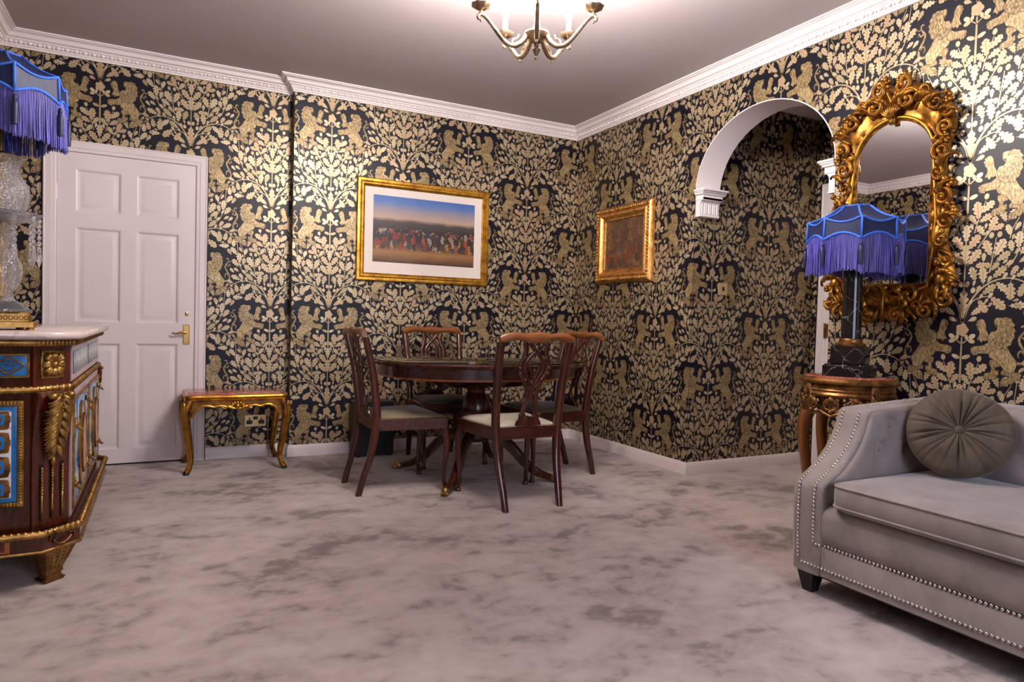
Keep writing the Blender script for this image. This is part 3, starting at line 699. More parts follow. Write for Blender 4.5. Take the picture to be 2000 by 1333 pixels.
# ------------------------------------------------------------------ arch lining and corbels
t = MB(); th = .006; inner = [((AY0+AY1)/2+(.532-th)*math.cos(PI*k/NA), SPRING+(RISE-th)*math.sin(PI*k/NA)) for k in range(NA+1)]
rings = []
for (a, b) in zip(arc, inner):
    rings.append([(-.0015, a[0], a[1]), (-.0015, b[0], b[1]), (WT+.001, b[0], b[1]), (WT+.001, a[0], a[1])])
t.sect(rings); S('trim_7', t, M['plaster'], sharp=30, label='white plaster lining of the arched opening')
def corbel(name, sgn, yw):
    t = MB()       # sgn: direction from the jamb into the opening
    Y = lambda d: yw+sgn*d
    def slab(x0, x1, d, z0, z1): t.bbox(x0, x1, min(Y(0), Y(d)), max(Y(0), Y(d)), z0, z1, .003)
    slab(-.022, .206, .100, 1.921, 1.936); slab(-.017, .200, .088, 1.911, 1.922); slab(-.012, .194, .078, 1.898, 1.912); slab(.0, .180, .070, 1.862, 1.899)
    prof = [(0, 1.755), (.046, 1.755), (.046, 1.764), (.040, 1.768), (.040, 1.83), (.043, 1.845), (.052, 1.858), (.070, 1.866), (.070, 1.88), (0, 1.88)]
    ring = lambda x: [(x, Y(d), z) for d, z in prof]
    t.sect([ring(.004), ring(.176)])
    for k in range(4):
        xc = .034+k*.0375
        for s in (-1, 1):
            P = [(xc+s*.0115, Y(.041), 1.776), (xc+s*.0115, Y(.041), 1.82), (xc+s*.0105, Y(.0445), 1.842)]
            t.tube(P, .0035, 6)
    S(name, t, M['plaster'], label='small fluted white corbel under the arch')
corbel('trim_8', -1, AY1); corbel('trim_9', 1, AY0)

# ------------------------------------------------------------------ doors
def panel_mesh(w_, h):
    b = MB(); P = [(-w_/2, 0), (w_/2, 0), (w_/2, h), (-w_/2, h)]
    b.loft(P, [(0, 0), (.006, .002), (.010, .007), (.016, .010), (.024, .010), (.028, .009), (.046, .003), (.05, .003)], lambda a, c, d: (a, d, c), cap='end')
    return b.mesh('panel', M['white'], 25)
d1 = thing('door_1', 'white six-panel door with brass lever handle', 'door', (-3.3825, .0, 0), kind='structure')
fy0, fy1 = STEP-.004, STEP+.036
cols = [(-3.678, -3.429), (-3.340, -3.091)]; rows = [(.105, .802), (.936, 1.538), (1.637, 1.904)]
lf = MB(); ox = 3.3825
xs = [-3.777, cols[0][0], cols[0][1], cols[1][0], cols[1][1], -2.989]; zs = [.012, rows[0][0], rows[0][1], rows[1][0], rows[1][1], rows[2][0], rows[2][1], 2.006]
for i in (0, 2, 4): lf.box(xs[i]+ox, xs[i+1]+ox, fy0, fy1, zs[0], zs[-1])
for j in (0, 2, 4, 6):
    for i in (1, 3): lf.box(xs[i]+ox, xs[i+1]+ox, fy0, fy1, zs[j], zs[j+1])
lf.box(xs[0]+ox+.02, xs[5]+ox-.02, fy0+.016, fy1, zs[0], zs[-1])
lf.build('leaf', M['white'], d1)
for (a, b) in cols:
    for (c, d) in rows:
        obj('panel', panel_mesh(b-a, d-c), d1, loc=((a+b)/2+ox, fy0+.001, c))
def casing(parent, x0, x1, ztop, wdt, yface, ox=0.0, fn=None):
    pf = [(0, 0), (0, .016), (.006, .019), (.020, .019), (.024, .023), (.055, .023), (.060, .026), (wdt-.004, .026), (wdt, .022), (wdt, 0)]
    t = MB(); rings = []
    for (px, pz, sx, sz) in ((x0, 0, -1, 0), (x0, ztop, -1, 1), (x1, ztop, 1, 1), (x1, 0, 1, 0)):
        rings.append([(px+sx*d+ox, yface-h, pz+sz*d) for d, h in pf])
    t.sect(rings)
    if fn: t.xf(fn)
    return t.build('casing', M['white'], parent, sharp=30)
casing(d1, -3.782, -2.989, 2.008, .068, STEP, ox)
jb = MB(); jb.box(-3.792+ox, -3.7785+ox, STEP-.002, STEP+.08, 0, 2.02); jb.box(-2.9875+ox, -2.974+ox, STEP-.002, STEP+.08, 0, 2.02); jb.box(-3.792+ox, -2.974+ox, STEP-.002, STEP+.08, 2.0085, 2.022); jb.build('jamb', M['white'], d1)
hb = MB(); hb.tube([(-3.780+ox, fy0-.003, 1.70), (-3.780+ox, fy0-.003, 1.80)], .006, 8); hb.build('hinge', M['white'], d1)
hd = thing('handle', None, None, (-3.041+ox, fy0, .872)); hd.parent = d1; hd['label'] = 'brass lever handle on a rectangular plate'
t = MB(); t.bbox(-.020, .020, -.006, 0, -.075, .060, .003); t.bbox(-.015, .015, -.008, -.005, -.068, .053, .002); t.build('backplate', M['brass'], hd)
t = MB(); t.tube([(0, -.005, .005), (0, -.030, .005)], [.012, .009], 12); t.tube(spline([(0, -.034, .005), (-.03, -.040, .007), (-.065, -.038, -.002), (-.085, -.034, .004)], 4), [.0095]*4+[.0075]*5+[.006]*4, 8); t.build('lever', M['brass'], hd)
t = MB(); t.lathe([(.010, 0), (.010, .003), (.006, .005)], 12); t.xf(lambda x, y, z: (x-3.040+ox, fy0-z, y*1.5+1.005)); t.build('keyhole_cover', M['brass'], d1)
t = MB(); t.box(-3.777+ox, -2.989+ox, STEP+.005, STEP+.05, 0, .011); t.build('gap_shade_strip', M['dark_slot'], d1)  # dark strip painted in for the shade of the gap under the door

d2 = thing('door_2', 'white panelled door in the passage seen through the arch', 'door', (PX, -1.6, 0), kind='structure')
casing(d2, -.9, -.018, 2.03, .072, 0, 0, lambda x, y, z: (y, x, z))
t = MB(); t.box(-.012, .02, -.91, -.012, .01, 2.035); t.build('leaf', M['white'], d2)
for (a, b) in ((-.42, -.10), (-.82, -.50)):
    for (c, d) in ((.12, .80), (.94, 1.54), (1.64, 1.92)):
        t = MB(); t.loft([(a, c), (b, c), (b, d), (a, d)], [(0, -.012), (.004, -.018), (.012, -.018), (.018, -.013), (.03, -.013), (.05, -.018)], lambda p, q, h: (h, p, q), cap='end'); t.build('panel', M['white'], d2, sharp=25)
t = MB(); t.bbox(-.030, -.010, -.040, -.022, .96, 1.06, .002); t.tube([(-.03, -.02, .955), (-.03, -.02, 1.065)], .006, 8); t.build('hinge', M['gold_brown'], d2)
# ------------------------------------------------------------------ sofa
sofa = thing('sofa', 'grey velvet sofa with silver nailhead trim and buttoned arms', 'sofa', (-.55, -4.13, 0))
SX, SY = .55, 4.13            # local = world + (SX, SY)
L3 = lambda x, y, z: (x+SX, y+SY, z)
YA, YB = -3.172, -5.09        # outer faces of the two arms
AT = .132                     # arm thickness
armp = [(-.975, .085), (-.985, .25), (-.985, .405), (-.975, .432), (-.945, .452), (-.90, .478), (-.855, .513), (-.815, .552), (-.782, .598), (-.760, .640), (-.748, .682), (-.735, .702), (-.71, .710), (-.45, .722), (-.25, .730), (-.14, .736), (-.12, .72), (-.12, .085)]
def arm(y0, y1):
    t = MB(); b = .018
    t.loft(armp, [(.012, y0), (.004, y0+.005*(1 if y1 > y0 else -1)), (0, y0+b*(1 if y1 > y0 else -1)), (0, y1-b*(1 if y1 > y0 else -1)), (.004, y1-.005*(1 if y1 > y0 else -1)), (.012, y1)], lambda a, c, h: L3(a, h, c))
    return t
for a, b in ((YA-AT, YA), (YB, YB+AT)): arm(a, b).build('arm', M['sofa'], sofa, sharp=50)
# base: lower band, upper band slightly rounded
t = MB(); prof = [(-.965, .085), (-.975, .09), (-.975, .198), (-.968, .205), (-.962, .206), (-.972, .215), (-.98, .245), (-.98, .305), (-.972, .338), (-.955, .352), (-.93, .356), (-.30, .356), (-.30, .085)]
ring = lambda y: [L3(x, y, z) for x, z in prof]
t.sect([ring(YB+AT-.002), ring(YA-AT+.002)]); t.build('base', M['sofa'], sofa, sharp=50)
t = MB(); t.bbox(-.965+SX, -.13+SX, YB+.01+SY, YA-.01+SY, .078, .10, .006); t.build('underside', M['black'], sofa)
# back with buttoned inner face
t = MB(); bp = [(-.12, .10), (-.12, .715), (-.135, .735), (-.16, .74), (-.25, .74), (-.27, .735), (-.275, .72), (-.275, .30), (-.275, .10)]
ring = lambda y: [L3(x, y, z) for x, z in bp]
t.sect([ring(YB+AT), ring(YA-AT)]); t.build('back', M['sofa'], sofa, sharp=50)
def tuft(p, q, pts, depth, rad):
    d = 0
    for (a, b) in pts:
        r2 = math.hypot(p-a, q-b); d -= depth*math.exp(-(r2/rad)**2)+depth*.9*math.exp(-r2/.018)
        # pleats running diagonally to the next button
        for s in (-1, 1):
            u_ = ((p-a)*s*.72+(q-b)*.69); v_ = abs((p-a)*.69*s-(q-b)*.72)
            if abs(u_) < .12: d -= .006*math.exp(-(v_/.006)**2)*(1-abs(u_)/.12)
    return d
btn = []
for k in range(13):
    y = YA-AT-.11-k*.135; btn.append((y, .64 if k % 2 else .525))
t = MB()
def fb(u, v):
    y = YA-AT+.003+u*(YB+AT-YA+AT-.006); z = .36+v*.372; e = math.sin(PI*min(1, v*1.02))**.35
    return L3(-.272-.05*e-tuft(y, z, btn, .016, .055)*-1*e, y, z) if False else L3(-.272-(.065+tuft(y, z, btn, .036, .042))*e, y, z)
t.grid(fb, 190, 40); back = t.build('back_cushioning', M['sofa'], sofa, sharp=180)
for (y, z) in btn:
    q = MB(); q.ell(L3(-.272-.026, y, z), (.006, .013, .013), 10, 6); q.build('button', M['tuft_button'], sofa)
ab = [(-.60, .645), (-.66, .555), (-.44, .645), (-.50, .545), (-.36, .56)]
t = MB()
def armtop(x): 
    for (x0, z0), (x1, z1) in zip(armp[:-1], armp[1:]):
        if x0 <= x <= x1: return z0+(z1-z0)*(x-x0)/(x1-x0)
    return .73
def fa(u, v):
    x = -.945+u*.65; zt = armtop(x-.012)-.008; z = .36+v*(zt-.36); e = (math.sin(PI*min(1, v*1.01))**.4)*min(1, u*9)
    return L3(x, YA-AT-.001-(.026+tuft(x, z, ab, .028, .036))*e, z)
t.grid(fa, 60, 34); t.build('arm_cushioning', M['sofa'], sofa, sharp=180)
for (x, z) in ab:
    q = MB(); q.ell(L3(x, YA-AT-.001, z), (.011, .006, .012), 10, 6); q.build('button', M['tuft_button'], sofa)
# seat cushion: one long box cushion with crowned top
t = MB(); sc0 = []
x0, x1, y0, y1 = -1.0, -.325, YB+AT+.035, YA-AT-.035
for (cx, cy, a0) in ((x1-.03, y1-.03, 0), (x0+.05, y1-.05, 90), (x0+.05, y0+.05, 180), (x1-.03, y0+.03, 270)):
    r_ = .05 if cx < -.6 else .03
    for k in range(6): a = math.radians(a0+18*k); sc0.append((cx+r_*math.cos(a), cy+r_*math.sin(a)))
def cf(a, c, h): return L3(a, c, h)
t.loft(sc0, [(.03, .352), (.010, .362), (.002, .375), (0, .41), (.002, .440), (.008, .452), (.016, .457), (.016, .461, .93), (.016, .463, .8), (.016, .463, .5), (.016, .462, .15)], cf)
seat_c = t.build('seat_cushion', M['sofa'], sofa, sharp=180)
for h, ins in ((.373, .0005), (.447, .002)):
    t = MB(); P = inset(ccw(sc0), ins); t.tube([cf(p[0], p[1], h) for p in P], .0042, 6, closed=True); t.build('piping', M['sofa'], seat_c, sharp=180)
# nailheads: along the arm fronts and the base
t = MB(); pr_ = [np.array(p) for p in armp[:12]]
def along(pts, step):
    out = []; acc = 0; prev = pts[0]; out.append(prev)
    for p in pts[1:]:
        seg = np.linalg.norm(p-prev); d = step-acc
        while d <= seg: out.append(prev+(p-prev)*d/seg); d += step
        acc = (acc+seg) % step; prev = p
    return out
def nail(x, y, z): t.ell(L3(x, y, z), (.0055, .0062, .0062), 7, 4)
sm = [np.array(p) for p in spline([tuple(p) for p in armp[:12]], 5)]
for p in along([q for q in sm if q[1] > .118], .0150): nail(p[0]-.001, YA-.030, p[1])
for p in along([q for q in sm if q[1] > .205], .0150): nail(p[0]-.001, YA-.098, p[1])
k = YA-.030-.015
while k > YB+.03: nail(-.9765, k, .119); k -= .015
k = YA-.098-.015
while k > YB+.098: nail(-.9735 if k < YA-AT else -.986, k, .207); k -= .015
k = -.70
while k < -.36: t.ell(L3(k, YA-.098, .722+(k+.7)*.033), (.005, .005, .003), 6, 4); k += .015
t.build('nailhead_trim', M['steel_nail'], sofa, kind='stuff', sharp=180)
for (x, y) in ((-.925, YA-.05), (-.925, YB+.05), (-.18, YA-.05), (-.18, YB+.05)):
    t = MB(); t.loft([(x-.036, y-.036), (x+.036, y-.036), (x+.036, y+.036), (x-.036, y+.036)], [(.016, 0), (.014, .012), (.004, .06), (0, .082)], L3); t.build('leg', M['black_leg'], sofa, sharp=30)
# round pleated cushion
cn = Vector((-.80, -.42, .42)).normalized()
cush = thing('round_cushion', 'round olive velvet cushion with pleats gathered to a button', 'cushion', (-.462, -3.492, .473))
zax = cn; xax = Vector((0, 0, 1)).cross(zax).normalized(); yax = zax.cross(xax)
RC = .178; oc = Vector((0.0, 0, RC*yax.z+.002))
t = MB(); pr2 = random.Random(3); ph = sorted(2*PI*(k+pr2.uniform(-.42, .42))/23 for k in range(23)); am = [pr2.uniform(.35, 1.0) for _ in ph]
def pleat(a, rr):
    s = 0
    for p, m_ in zip(ph, am):
        d = (a-p+PI) % (2*PI)-PI; s -= m_*math.exp(-(d/(.030+.012*rr))**2)
    return s
def fc(u, v):
    a = 2*PI*u; th = (v-.0)*PI      # 0 front centre -> PI rear centre
    rr = math.sin(th)**.62*RC if th < PI/2 else math.sin(th)**.7*RC
    zz = math.cos(th)*.062
    if th < PI/2: zz -= .030*math.exp(-(rr/.045)**2)
    k = min(1, rr/.03)*(1-.75*(rr/RC)**3) if th < PI/2 else 0
    zz += .015*k*pleat(a, rr/RC)+(.002*math.sin(a*5+rr*60))*k
    rr *= 1+.012*math.sin(3*a+1)
    p = oc+xax*(rr*math.cos(a))+yax*(rr*math.sin(a))+zax*zz
    return p
t.grid(fc, 208, 30, True); t.build('cover', M['cushion'], cush, sharp=180)
t = MB(); t.ell(oc+zax*.036, (.0165, .0165, .009), 14, 8, Matrix((xax, yax, zax)).transposed()); t.build('button', M['tuft_button'] if False else M['cushion'], cush)

# ------------------------------------------------------------------ dining chairs
def make_chair(label, seatmat):
    c = thing('dining_chair', label, 'chair', group='carved dining chairs around the oval table')
    # rear posts run from foot to crest
    for s in (-1, 1):
        t = MB()
        path = spline([(s*.168, -.268, 0), (s*.172, -.243, .10), (s*.182, -.200, .25), (s*.192, -.180, .40), (s*.198, -.184, .52), (s*.206, -.212, .72), (s*.216, -.258, .905)], 5)
        R = [(.0150+.004*min(1, i/10), .0165+.006*math.exp(-((i-17)/8)**2)) for i in range(len(path))]
        rings = []
        for p, (a, b) in zip(path, R):
            rings.append([(p[0]+a*dx, p[1]+b*dy, p[2]) for dx, dy in ((-1, -.7), (-.7, -1), (.7, -1), (1, -.7), (1, .7), (.7, 1), (-.7, 1), (-1, .7))])
        t.sect(rings); t.build('post', M['mahogany'], c, sharp=60)
    # crest rail, bowed with eared corners
    t = MB(); rings = []
    for i in range(25):
        u = -1+i/12; x = u*.228; au = abs(u)
        zc = .925+.010*math.exp(-(u/.13)**2)+.013*math.exp(-((au-.55)/.3)**2)-.004*max(0, au-.8)/.2
        hh = .026-.006*math.exp(-((au-.45)/.22)**2)+(.005 if au < .2 else 0)
        if au > .9: hh *= 1-.35*(au-.9)/.1
        yc = -.268-.012*(1-u*u); dd = .0155
        rings.append([(x, yc+dd*math.cos(a), zc+hh*math.sin(a)) for a in [2*PI*k/12 for k in range(12)]])
    t.sect(rings); t.build('crest_rail', M['rail_wood'], c, sharp=60)
    # pierced splat: interlaced ribbons in the plane of the back
    yb = lambda z: -.188-(z-.46)*.175
    sp_ = thing('splat', None, None); sp_.parent = c
    t = MB()
    def rib(pts, w0, w1=None, th=.006, off=0.0, sym=True):
        w1 = w1 or w0
        for s in ((1, -1) if sym else (1,)):
            P = spline([(s*x*1.06, yb(z)+off, z) for x, z in pts], 5); N = len(P)
            t.tube(P, [(1.3*(w0+(w1-w0)*i/(N-1)), th) for i in range(N)], 8, up=(0, 1, .17))
    rib([(.052, .47), (.046, .515), (.030, .575), (.030, .63), (.046, .685), (.072, .735), (.082, .775), (.070, .815), (.058, .86), (.068, .905)], .0095, .0125)
    rib([(.016, .485), (.034, .515), (.024, .56), (.006, .60), (.010, .66), (.032, .71), (.052, .755), (.050, .795), (.022, .835), (-.012, .868), (-.040, .905)], .0075, .0095, off=.003)
    rib([(.0, .70), (.016, .735), (.030, .775), (.020, .80)], .006, .006, off=-.003)
    rib([(0, .60), (0, .655), (.004, .70), (0, .742)], .007, .006, sym=False)
    rib([(.0, .905), (.014, .888), (.008, .868), (0, .862)], .006)
    for x, z in ((.090, .765), (.086, .735), (.064, .822), (.060, .505), (0, .752), (.050, .700)):
        for s in ((1, -1) if x else (1,)): t.ell((s*x, yb(z)-.004, z), (.011, .008, .011), 8, 6)
    t.build('lattice', M['mahogany'], sp_, sharp=180)
    t = MB(); P = [(-.078, .445), (.078, .445), (.070, .470), (.056, .478), (.050, .492), (.020, .490), (0, .498), (-.020, .490), (-.050, .492), (-.056, .478), (-.070, .470)]
    t.loft(P, [(.002, -.200), (0, -.196), (0, -.176), (.002, -.172)], lambda a, b, h: (a, h, b)); t.build('shoe', M['mahogany'], sp_, sharp=60)
    # seat rails
    outl = [(-.245, .238), (-.200, -.172), (.200, -.172), (.245, .238)]
    rails = [((-.235, .228), (.235, .228)), ((-.243, .232), (-.200, -.170)), ((.243, .232), (.200, -.170)), ((-.190, -.182), (.190, -.182))]
    for (p, q) in rails:
        t = MB(); d = Vector((q[0]-p[0], q[1]-p[1], 0)); L = d.length; d.normalize(); nrm = Vector((-d.y, d.x, 0))
        t.bbox(0, L, -.012, .012, .372, .440, .003)
        t.xf(lambda x, y, z: (p[0]+d.x*x+nrm.x*y, p[1]+d.y*x+nrm.y*y, z)); t.build('seat_rail', M['mahogany_x'], c, sharp=30)
    # drop-in seat
    P = [(-.226, .212), (-.184, -.158), (.184, -.158), (.226, .212)]; P = ccw(P); Q = []
    for i in range(4):
        a, b = np.array(P[i]), np.array(P[(i+1) % 4])
        for k in range(8): Q.append(tuple(a+(b-a)*(k+.0)/8))
    t = MB(); t.loft(Q, [(.004, .425), (0, .432), (.002, .444), (.008, .450), (.008, .459, .88), (.008, .466, .7), (.008, .470, .45), (.008, .471, .15)]); t.build('seat', seatmat, c, sharp=180)
    # cabriole front legs
    for s in (-1, 1):
        t = MB(); pth = spline([(s*.226, .222, .385), (s*.232, .232, .34), (s*.235, .238, .27), (s*.228, .230, .16), (s*.224, .226, .07), (s*.228, .234, .025), (s*.229, .237, 0)], 5)
        N = len(pth); t.tube(pth, [(.026-.013*min(1, i/17)+(.006 if i > N-5 else 0)) for i in range(N)], 10, up=(0, 1, 0)); t.ell((s*.226, .222, .372), (.028, .026, .022), 10, 6)
        lg = t.build('leg', M['mahogany'], c, sharp=60)
        t = MB()
        for dx, dy in ((-s*.03, 0), (0, -.03)):
            t.tube(spline([(s*.226+dx*1.5, .224+dy*1.5, .366), (s*.228+dx*.9, .226+dy*.9, .360), (s*.230+dx*.4, .230+dy*.4, .325)], 4), [.011, .011, .010, .010, .009, .009, .008, .007, .005], 8)
        t.build('knee_bracket', M['mahogany'], lg, sharp=60)
    return c
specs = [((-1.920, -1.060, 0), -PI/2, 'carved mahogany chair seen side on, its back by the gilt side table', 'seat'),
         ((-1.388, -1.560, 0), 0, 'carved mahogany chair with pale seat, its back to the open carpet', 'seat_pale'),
         ((-1.384, -.483, 0), PI, 'carved mahogany chair behind the table under the cream-mounted picture', 'seat_shaded'),
         ((-.868, -1.078, 0), PI/2, 'carved mahogany chair at the table end towards the arch wall', 'seat_shaded')]
for (loc, rz, lab, sm_) in specs:
    ch = make_chair(lab, M[sm_]); ch.location = loc; ch.rotation_euler = (0, 0, rz)

# ------------------------------------------------------------------ oval pedestal dining table
TX, TY = -1.365, -1.0
tab = thing('dining_table', 'dark mahogany oval pedestal dining table with brass paw feet', 'table', (TX, TY, 0))
def sup(a, b, n=2.35, N=72): return [(math.copysign(abs(math.cos(t))**(2/n), math.cos(t))*a, math.copysign(abs(math.sin(t))**(2/n), math.sin(t))*b) for t in [2*PI*k/N for k in range(N)]]
O = sup(.70, .60)
t = MB(); t.loft(O, [(.012, .738), (.004, .742), (.004, .748), (0, .751), (0, .759), (.005, .764)]); t.build('tabletop', M['table_wood'], tab)
t = MB(); t.loft(sup(.635, .535), [(0, .668), (0, .739)]); t.build('apron', M['mahogany_x'], tab)
t = MB(); t.loft(sup(.633, .533), [(-.003, .664), (-.003, .674), (0, .676)]); t.build('apron_bead', M['cabinet_light'], tab)
t = MB(); t.loft(sup(.36, .30, 3), [(.12, .596), (.06, .602), (0, .645), (0, .669)]); t.build('bearer', M['table_wood'], tab)
t = MB(); t.lathe([(.13, .600), (.10, .585), (.062, .570), (.055, .55), (.075, .52), (.092, .47), (.098, .42), (.088, .37), (.07, .345), (.10, .335), (.112, .325), (.112, .26), (.09, .235), (.04, .225), (.0, .22)], 28); t.build('pedestal', M['mahogany'], tab)
for k in range(4):
    a = PI/4+math.radians(3)+k*PI/2; ca, sa = math.cos(a), math.sin(a)
    t = MB(); pth = spline([(.06, .285), (.14, .275), (.24, .215), (.34, .115), (.43, .055), (.515, .032)], 6); N = len(pth); rings = []
    for i, p in enumerate(pth):
        q = pth[min(i+1, N-1)]-pth[max(i-1, 0)]; q = q/np.linalg.norm(q); h = .040-.022*i/(N-1); wv = .030-.012*i/(N-1)
        rings.append([((p[0]-q[1]*h*dv)*ca-wv*du*sa, (p[0]-q[1]*h*dv)*sa+wv*du*ca, p[1]+q[0]*h*dv) for du, dv in ((-1,-1),(1,-1),(1,.7),(.6,1),(-.6,1),(-1,.7))])
    t.sect(rings); lg = t.build('leg', M['mahogany'], tab, sharp=50)
    t = MB(); t.ell((.535*ca, .535*sa, .026), (.034, .024, .026), 10, 6, Matrix.Rotation(a, 3, 'Z'))
    for d in (-.016, -.005, .006, .017): t.ell((.560*ca-d*sa, .560*sa+d*ca, .014), (.016, .006, .014), 8, 4, Matrix.Rotation(a, 3, 'Z'))
    t.build('paw_foot', M['gold_leaf'], lg, sharp=180)
t = MB(); t.loft(sup(.694, .594), [(.002, .7645), (0, .7655), (0, .7690), (.002, .7700)])
g = t.build('glass_table_cover', M['table_glass'], loc=(TX, TY, 0), label='clear glass sheet lying on the oval dining table', cat='glass sheet', sharp=30)

# ------------------------------------------------------------------ black box by the wall
t = MB(); t.bbox(-1.945, -1.66, -.205, -.02, .010, .40, .006)
sb = thing('speaker_box', 'plain black box standing on the carpet behind the side-on chair', 'box', (-1.80, -.11, 0))
t.xf(lambda x, y, z: (x+1.80, y+.11, z)); t.build('cabinet', M['black'], sb)
for x in (-.12, .12):
    for y in (-.07, .07): q = MB(); q.lathe([(.015, 0), (.015, .011)], 10, (x, y, 0)); q.build('foot', M['black_leg'], sb)

# ------------------------------------------------------------------ gilt side table by the door
bt = thing('gilt_side_table', 'low gilt cabriole-leg table with red marble top by the door', 'side table', (-2.752, -.165, 0))
W2, D2 = .312, .222; TOPZ = .497
def rounded(w_, d_, r_=.05, serp=.012):
    out = []
    for (sx, sy, a0) in ((1, 1, 0), (-1, 1, 90), (-1, -1, 180), (1, -1, 270)):
        for k in range(7): a = math.radians(a0+15*k); out.append((sx*(w_-r_)+r_*math.cos(a), sy*(d_-r_)+r_*math.sin(a)))
        # long edges get a slight serpentine
        if a0 in (0, 180):
            for k in range(1, 12): u = 1-2*k/12; out.append((sx*u*(w_-r_), sy*(d_+serp*math.cos(u*PI)*.5+.0)))
    return out
t = MB(); t.loft(rounded(W2, D2), [(.014, TOPZ-.034), (.004, TOPZ-.030), (.010, TOPZ-.024), (.002, TOPZ-.018), (0, TOPZ-.010), (.004, TOPZ-.002), (.012, TOPZ+.001), (.016, TOPZ-.002)]); t.build('top_frame', M['gold_bright'], bt)
t = MB(); t.loft(rounded(W2, D2), [(.014, TOPZ-.006), (.0145, TOPZ), (.018, TOPZ+.002)]); t.build('marble_top', M['marble_pink'], bt)
def apron_wave(u): au = abs(u); return .432-.022*math.exp(-(u/.26)**2)-.010*math.exp(-((au-.52)/.07)**2)-.075*max(0, (au-.72)/.28)**2
for s in (-1, 1):
    t = MB(); t.grid(lambda u, v: ((2*u-1)*(W2-.04), s*(D2-.018), apron_wave(2*u-1)+v*(TOPZ-.03-apron_wave(2*u-1))), 40, 4); t.grid(lambda u, v: ((2*u-1)*(W2-.04), s*(D2-.030), apron_wave(2*u-1)+v*(TOPZ-.03-apron_wave(2*u-1))), 40, 4)
    ap = t.build('apron', M['gold_aged'], bt)
    t = MB(); t.tube([((2*k/40-1)*(W2-.045), s*(D2-.017), apron_wave(2*k/40-1)) for k in range(41)], .0065, 8); t.build('apron_moulding', M['gold_bright'], ap)
    t = MB()
    for k in range(7): a = PI*k/6; t.ell((.034*math.cos(a), s*(D2-.010), .428+.020*math.sin(a)), (.011, .007, .011), 8, 5)
    t.ell((0, s*(D2-.006), .428), (.016, .011, .014), 10, 6)
    for q in (-1, 1):
        t.tube(spline([(q*.03, s*(D2-.010), .414), (q*.055, s*(D2-.008), .424), (q*.075, s*(D2-.010), .412), (q*.09, s*(D2-.012), .420)], 4), [.009]*5+[.006]*5+[.004]*3, 8)
    t.build('carved_cartouche', M['gold_bright'], ap)
    t = MB(); t.bbox(s*(W2-.030)-.006, s*(W2-.030)+.006, -(D2-.04), D2-.04, .415, TOPZ-.03, .003); t.build('end_apron', M['gold_aged'], bt)
for sx in (-1, 1):
    for sy in (-1, 1):
        cx, cy = sx*(W2-.045), sy*(D2-.045)
        pth = spline([(cx, cy, .47), (cx+sx*.022, cy+sy*.016, .43), (cx+sx*.030, cy+sy*.022, .36), (cx+sx*.012, cy+sy*.009, .22), (cx-sx*.004, cy-sy*.003, .10), (cx+sx*.006, cy+sy*.008, .045), (cx+sx*.026, cy+sy*.022, .012)], 5)
        N = len(pth); t = MB(); t.tube(pth, [.034-.020*min(1, i/21)+(.004 if i > N-6 else 0) for i in range(N)], 10, up=(sx, sy, 0))
        lg = t.build('leg', M['gold_aged'], bt, sharp=60)
        t = MB()
        for o_ in (-.012, .0, .012):
            t.tube([(p[0]+sx*(r_*.75)+o_*sy*.7, p[1]+sy*(r_*.75)-o_*sx*.7, p[2]) for p, r_ in zip(pth[4:28], [.034-.020*min(1, i/21) for i in range(4, 28)])], .0035, 6)
        t.ell((cx+sx*.042, cy+sy*.034, .430), (.014, .012, .026), 8, 6); t.build('leg_carving', M['gold_bright'], lg, sharp=180)
        t = MB(); t.lathe([(.016, 0), (.020, .006), (.017, .016)], 10, (cx+sx*.026, cy+sy*.022, 0)); t.build('toe', M['black_leg'], lg)

# ------------------------------------------------------------------ pictures
def frame_rings(y0, z0, y1, z1, prof):
    # rectangle in (a, b), prof: (inset, height)
    t = MB(); P = [(y0, z0), (y1, z0), (y1, z1), (y0, z1)]; rings = []
    for (px, pz), (sx, sz) in zip(P, ((1, 1), (-1, 1), (-1, -1), (1, -1))):
        rings.append([(px+sx*d, pz+sz*d, h) for d, h in prof])
    n = len(prof); vs = [p for r in rings for p in r]; fs = []
    for i in range(4):
        j = (i+1) % 4
        for k in range(n): k2 = (k+1) % n; fs.append((i*n+k, j*n+k, j*n+k2, i*n+k2))
    return t.add(vs, fs)
p1 = thing('framed_print', 'large gilt-framed print of a crowd in a landscape with cream mount', 'picture', (-1.383, 0, 1.29))
a0, b0, a1, b1 = -1.921+1.383, 0, -.845+1.383, .763
FP = [(0, 0), (0, .018), (.006, .024), (.016, .026), (.026, .023), (.034, .028), (.044, .027), (.050, .020), (.056, .017), (.060, .013), (.060, 0)]
frame_rings(a0, b0, a1, b1, FP).xf(lambda x, z, h: (x, -.003-h, z)).build('frame', M['gold_bright'], p1, sharp=30)
t = MB(); t.box(a0+.05, a1-.05, -.011, -.004, b0+.05, b1-.05); t.build('mount', M['print_mat'], p1)
t = MB(); t.box(-1.796+1.383, -.968+1.383, -.0125, -.0105, .146, .646); t.build('print', M['art_field'], p1)
p2 = thing('oil_painting', 'small dark oil painting in carved gold frame beside the arch', 'painting', (0, -.727, 1.338))
FP2 = [(0, 0), (0, .012), (.010, .030), (.022, .040), (.034, .040), (.046, .036), (.060, .046), (.074, .044), (.088, .026), (.100, .020), (.108, .022), (.112, .014), (.112, 0)]
hw, hh = .352, .607
fr2 = frame_rings(-hw, 0, hw, hh, FP2).xf(lambda y, z, h: (-.003-h, -y, z)).build('frame', M['gold_light'], p2, sharp=30)
t = MB(); pr3 = random.Random(5)
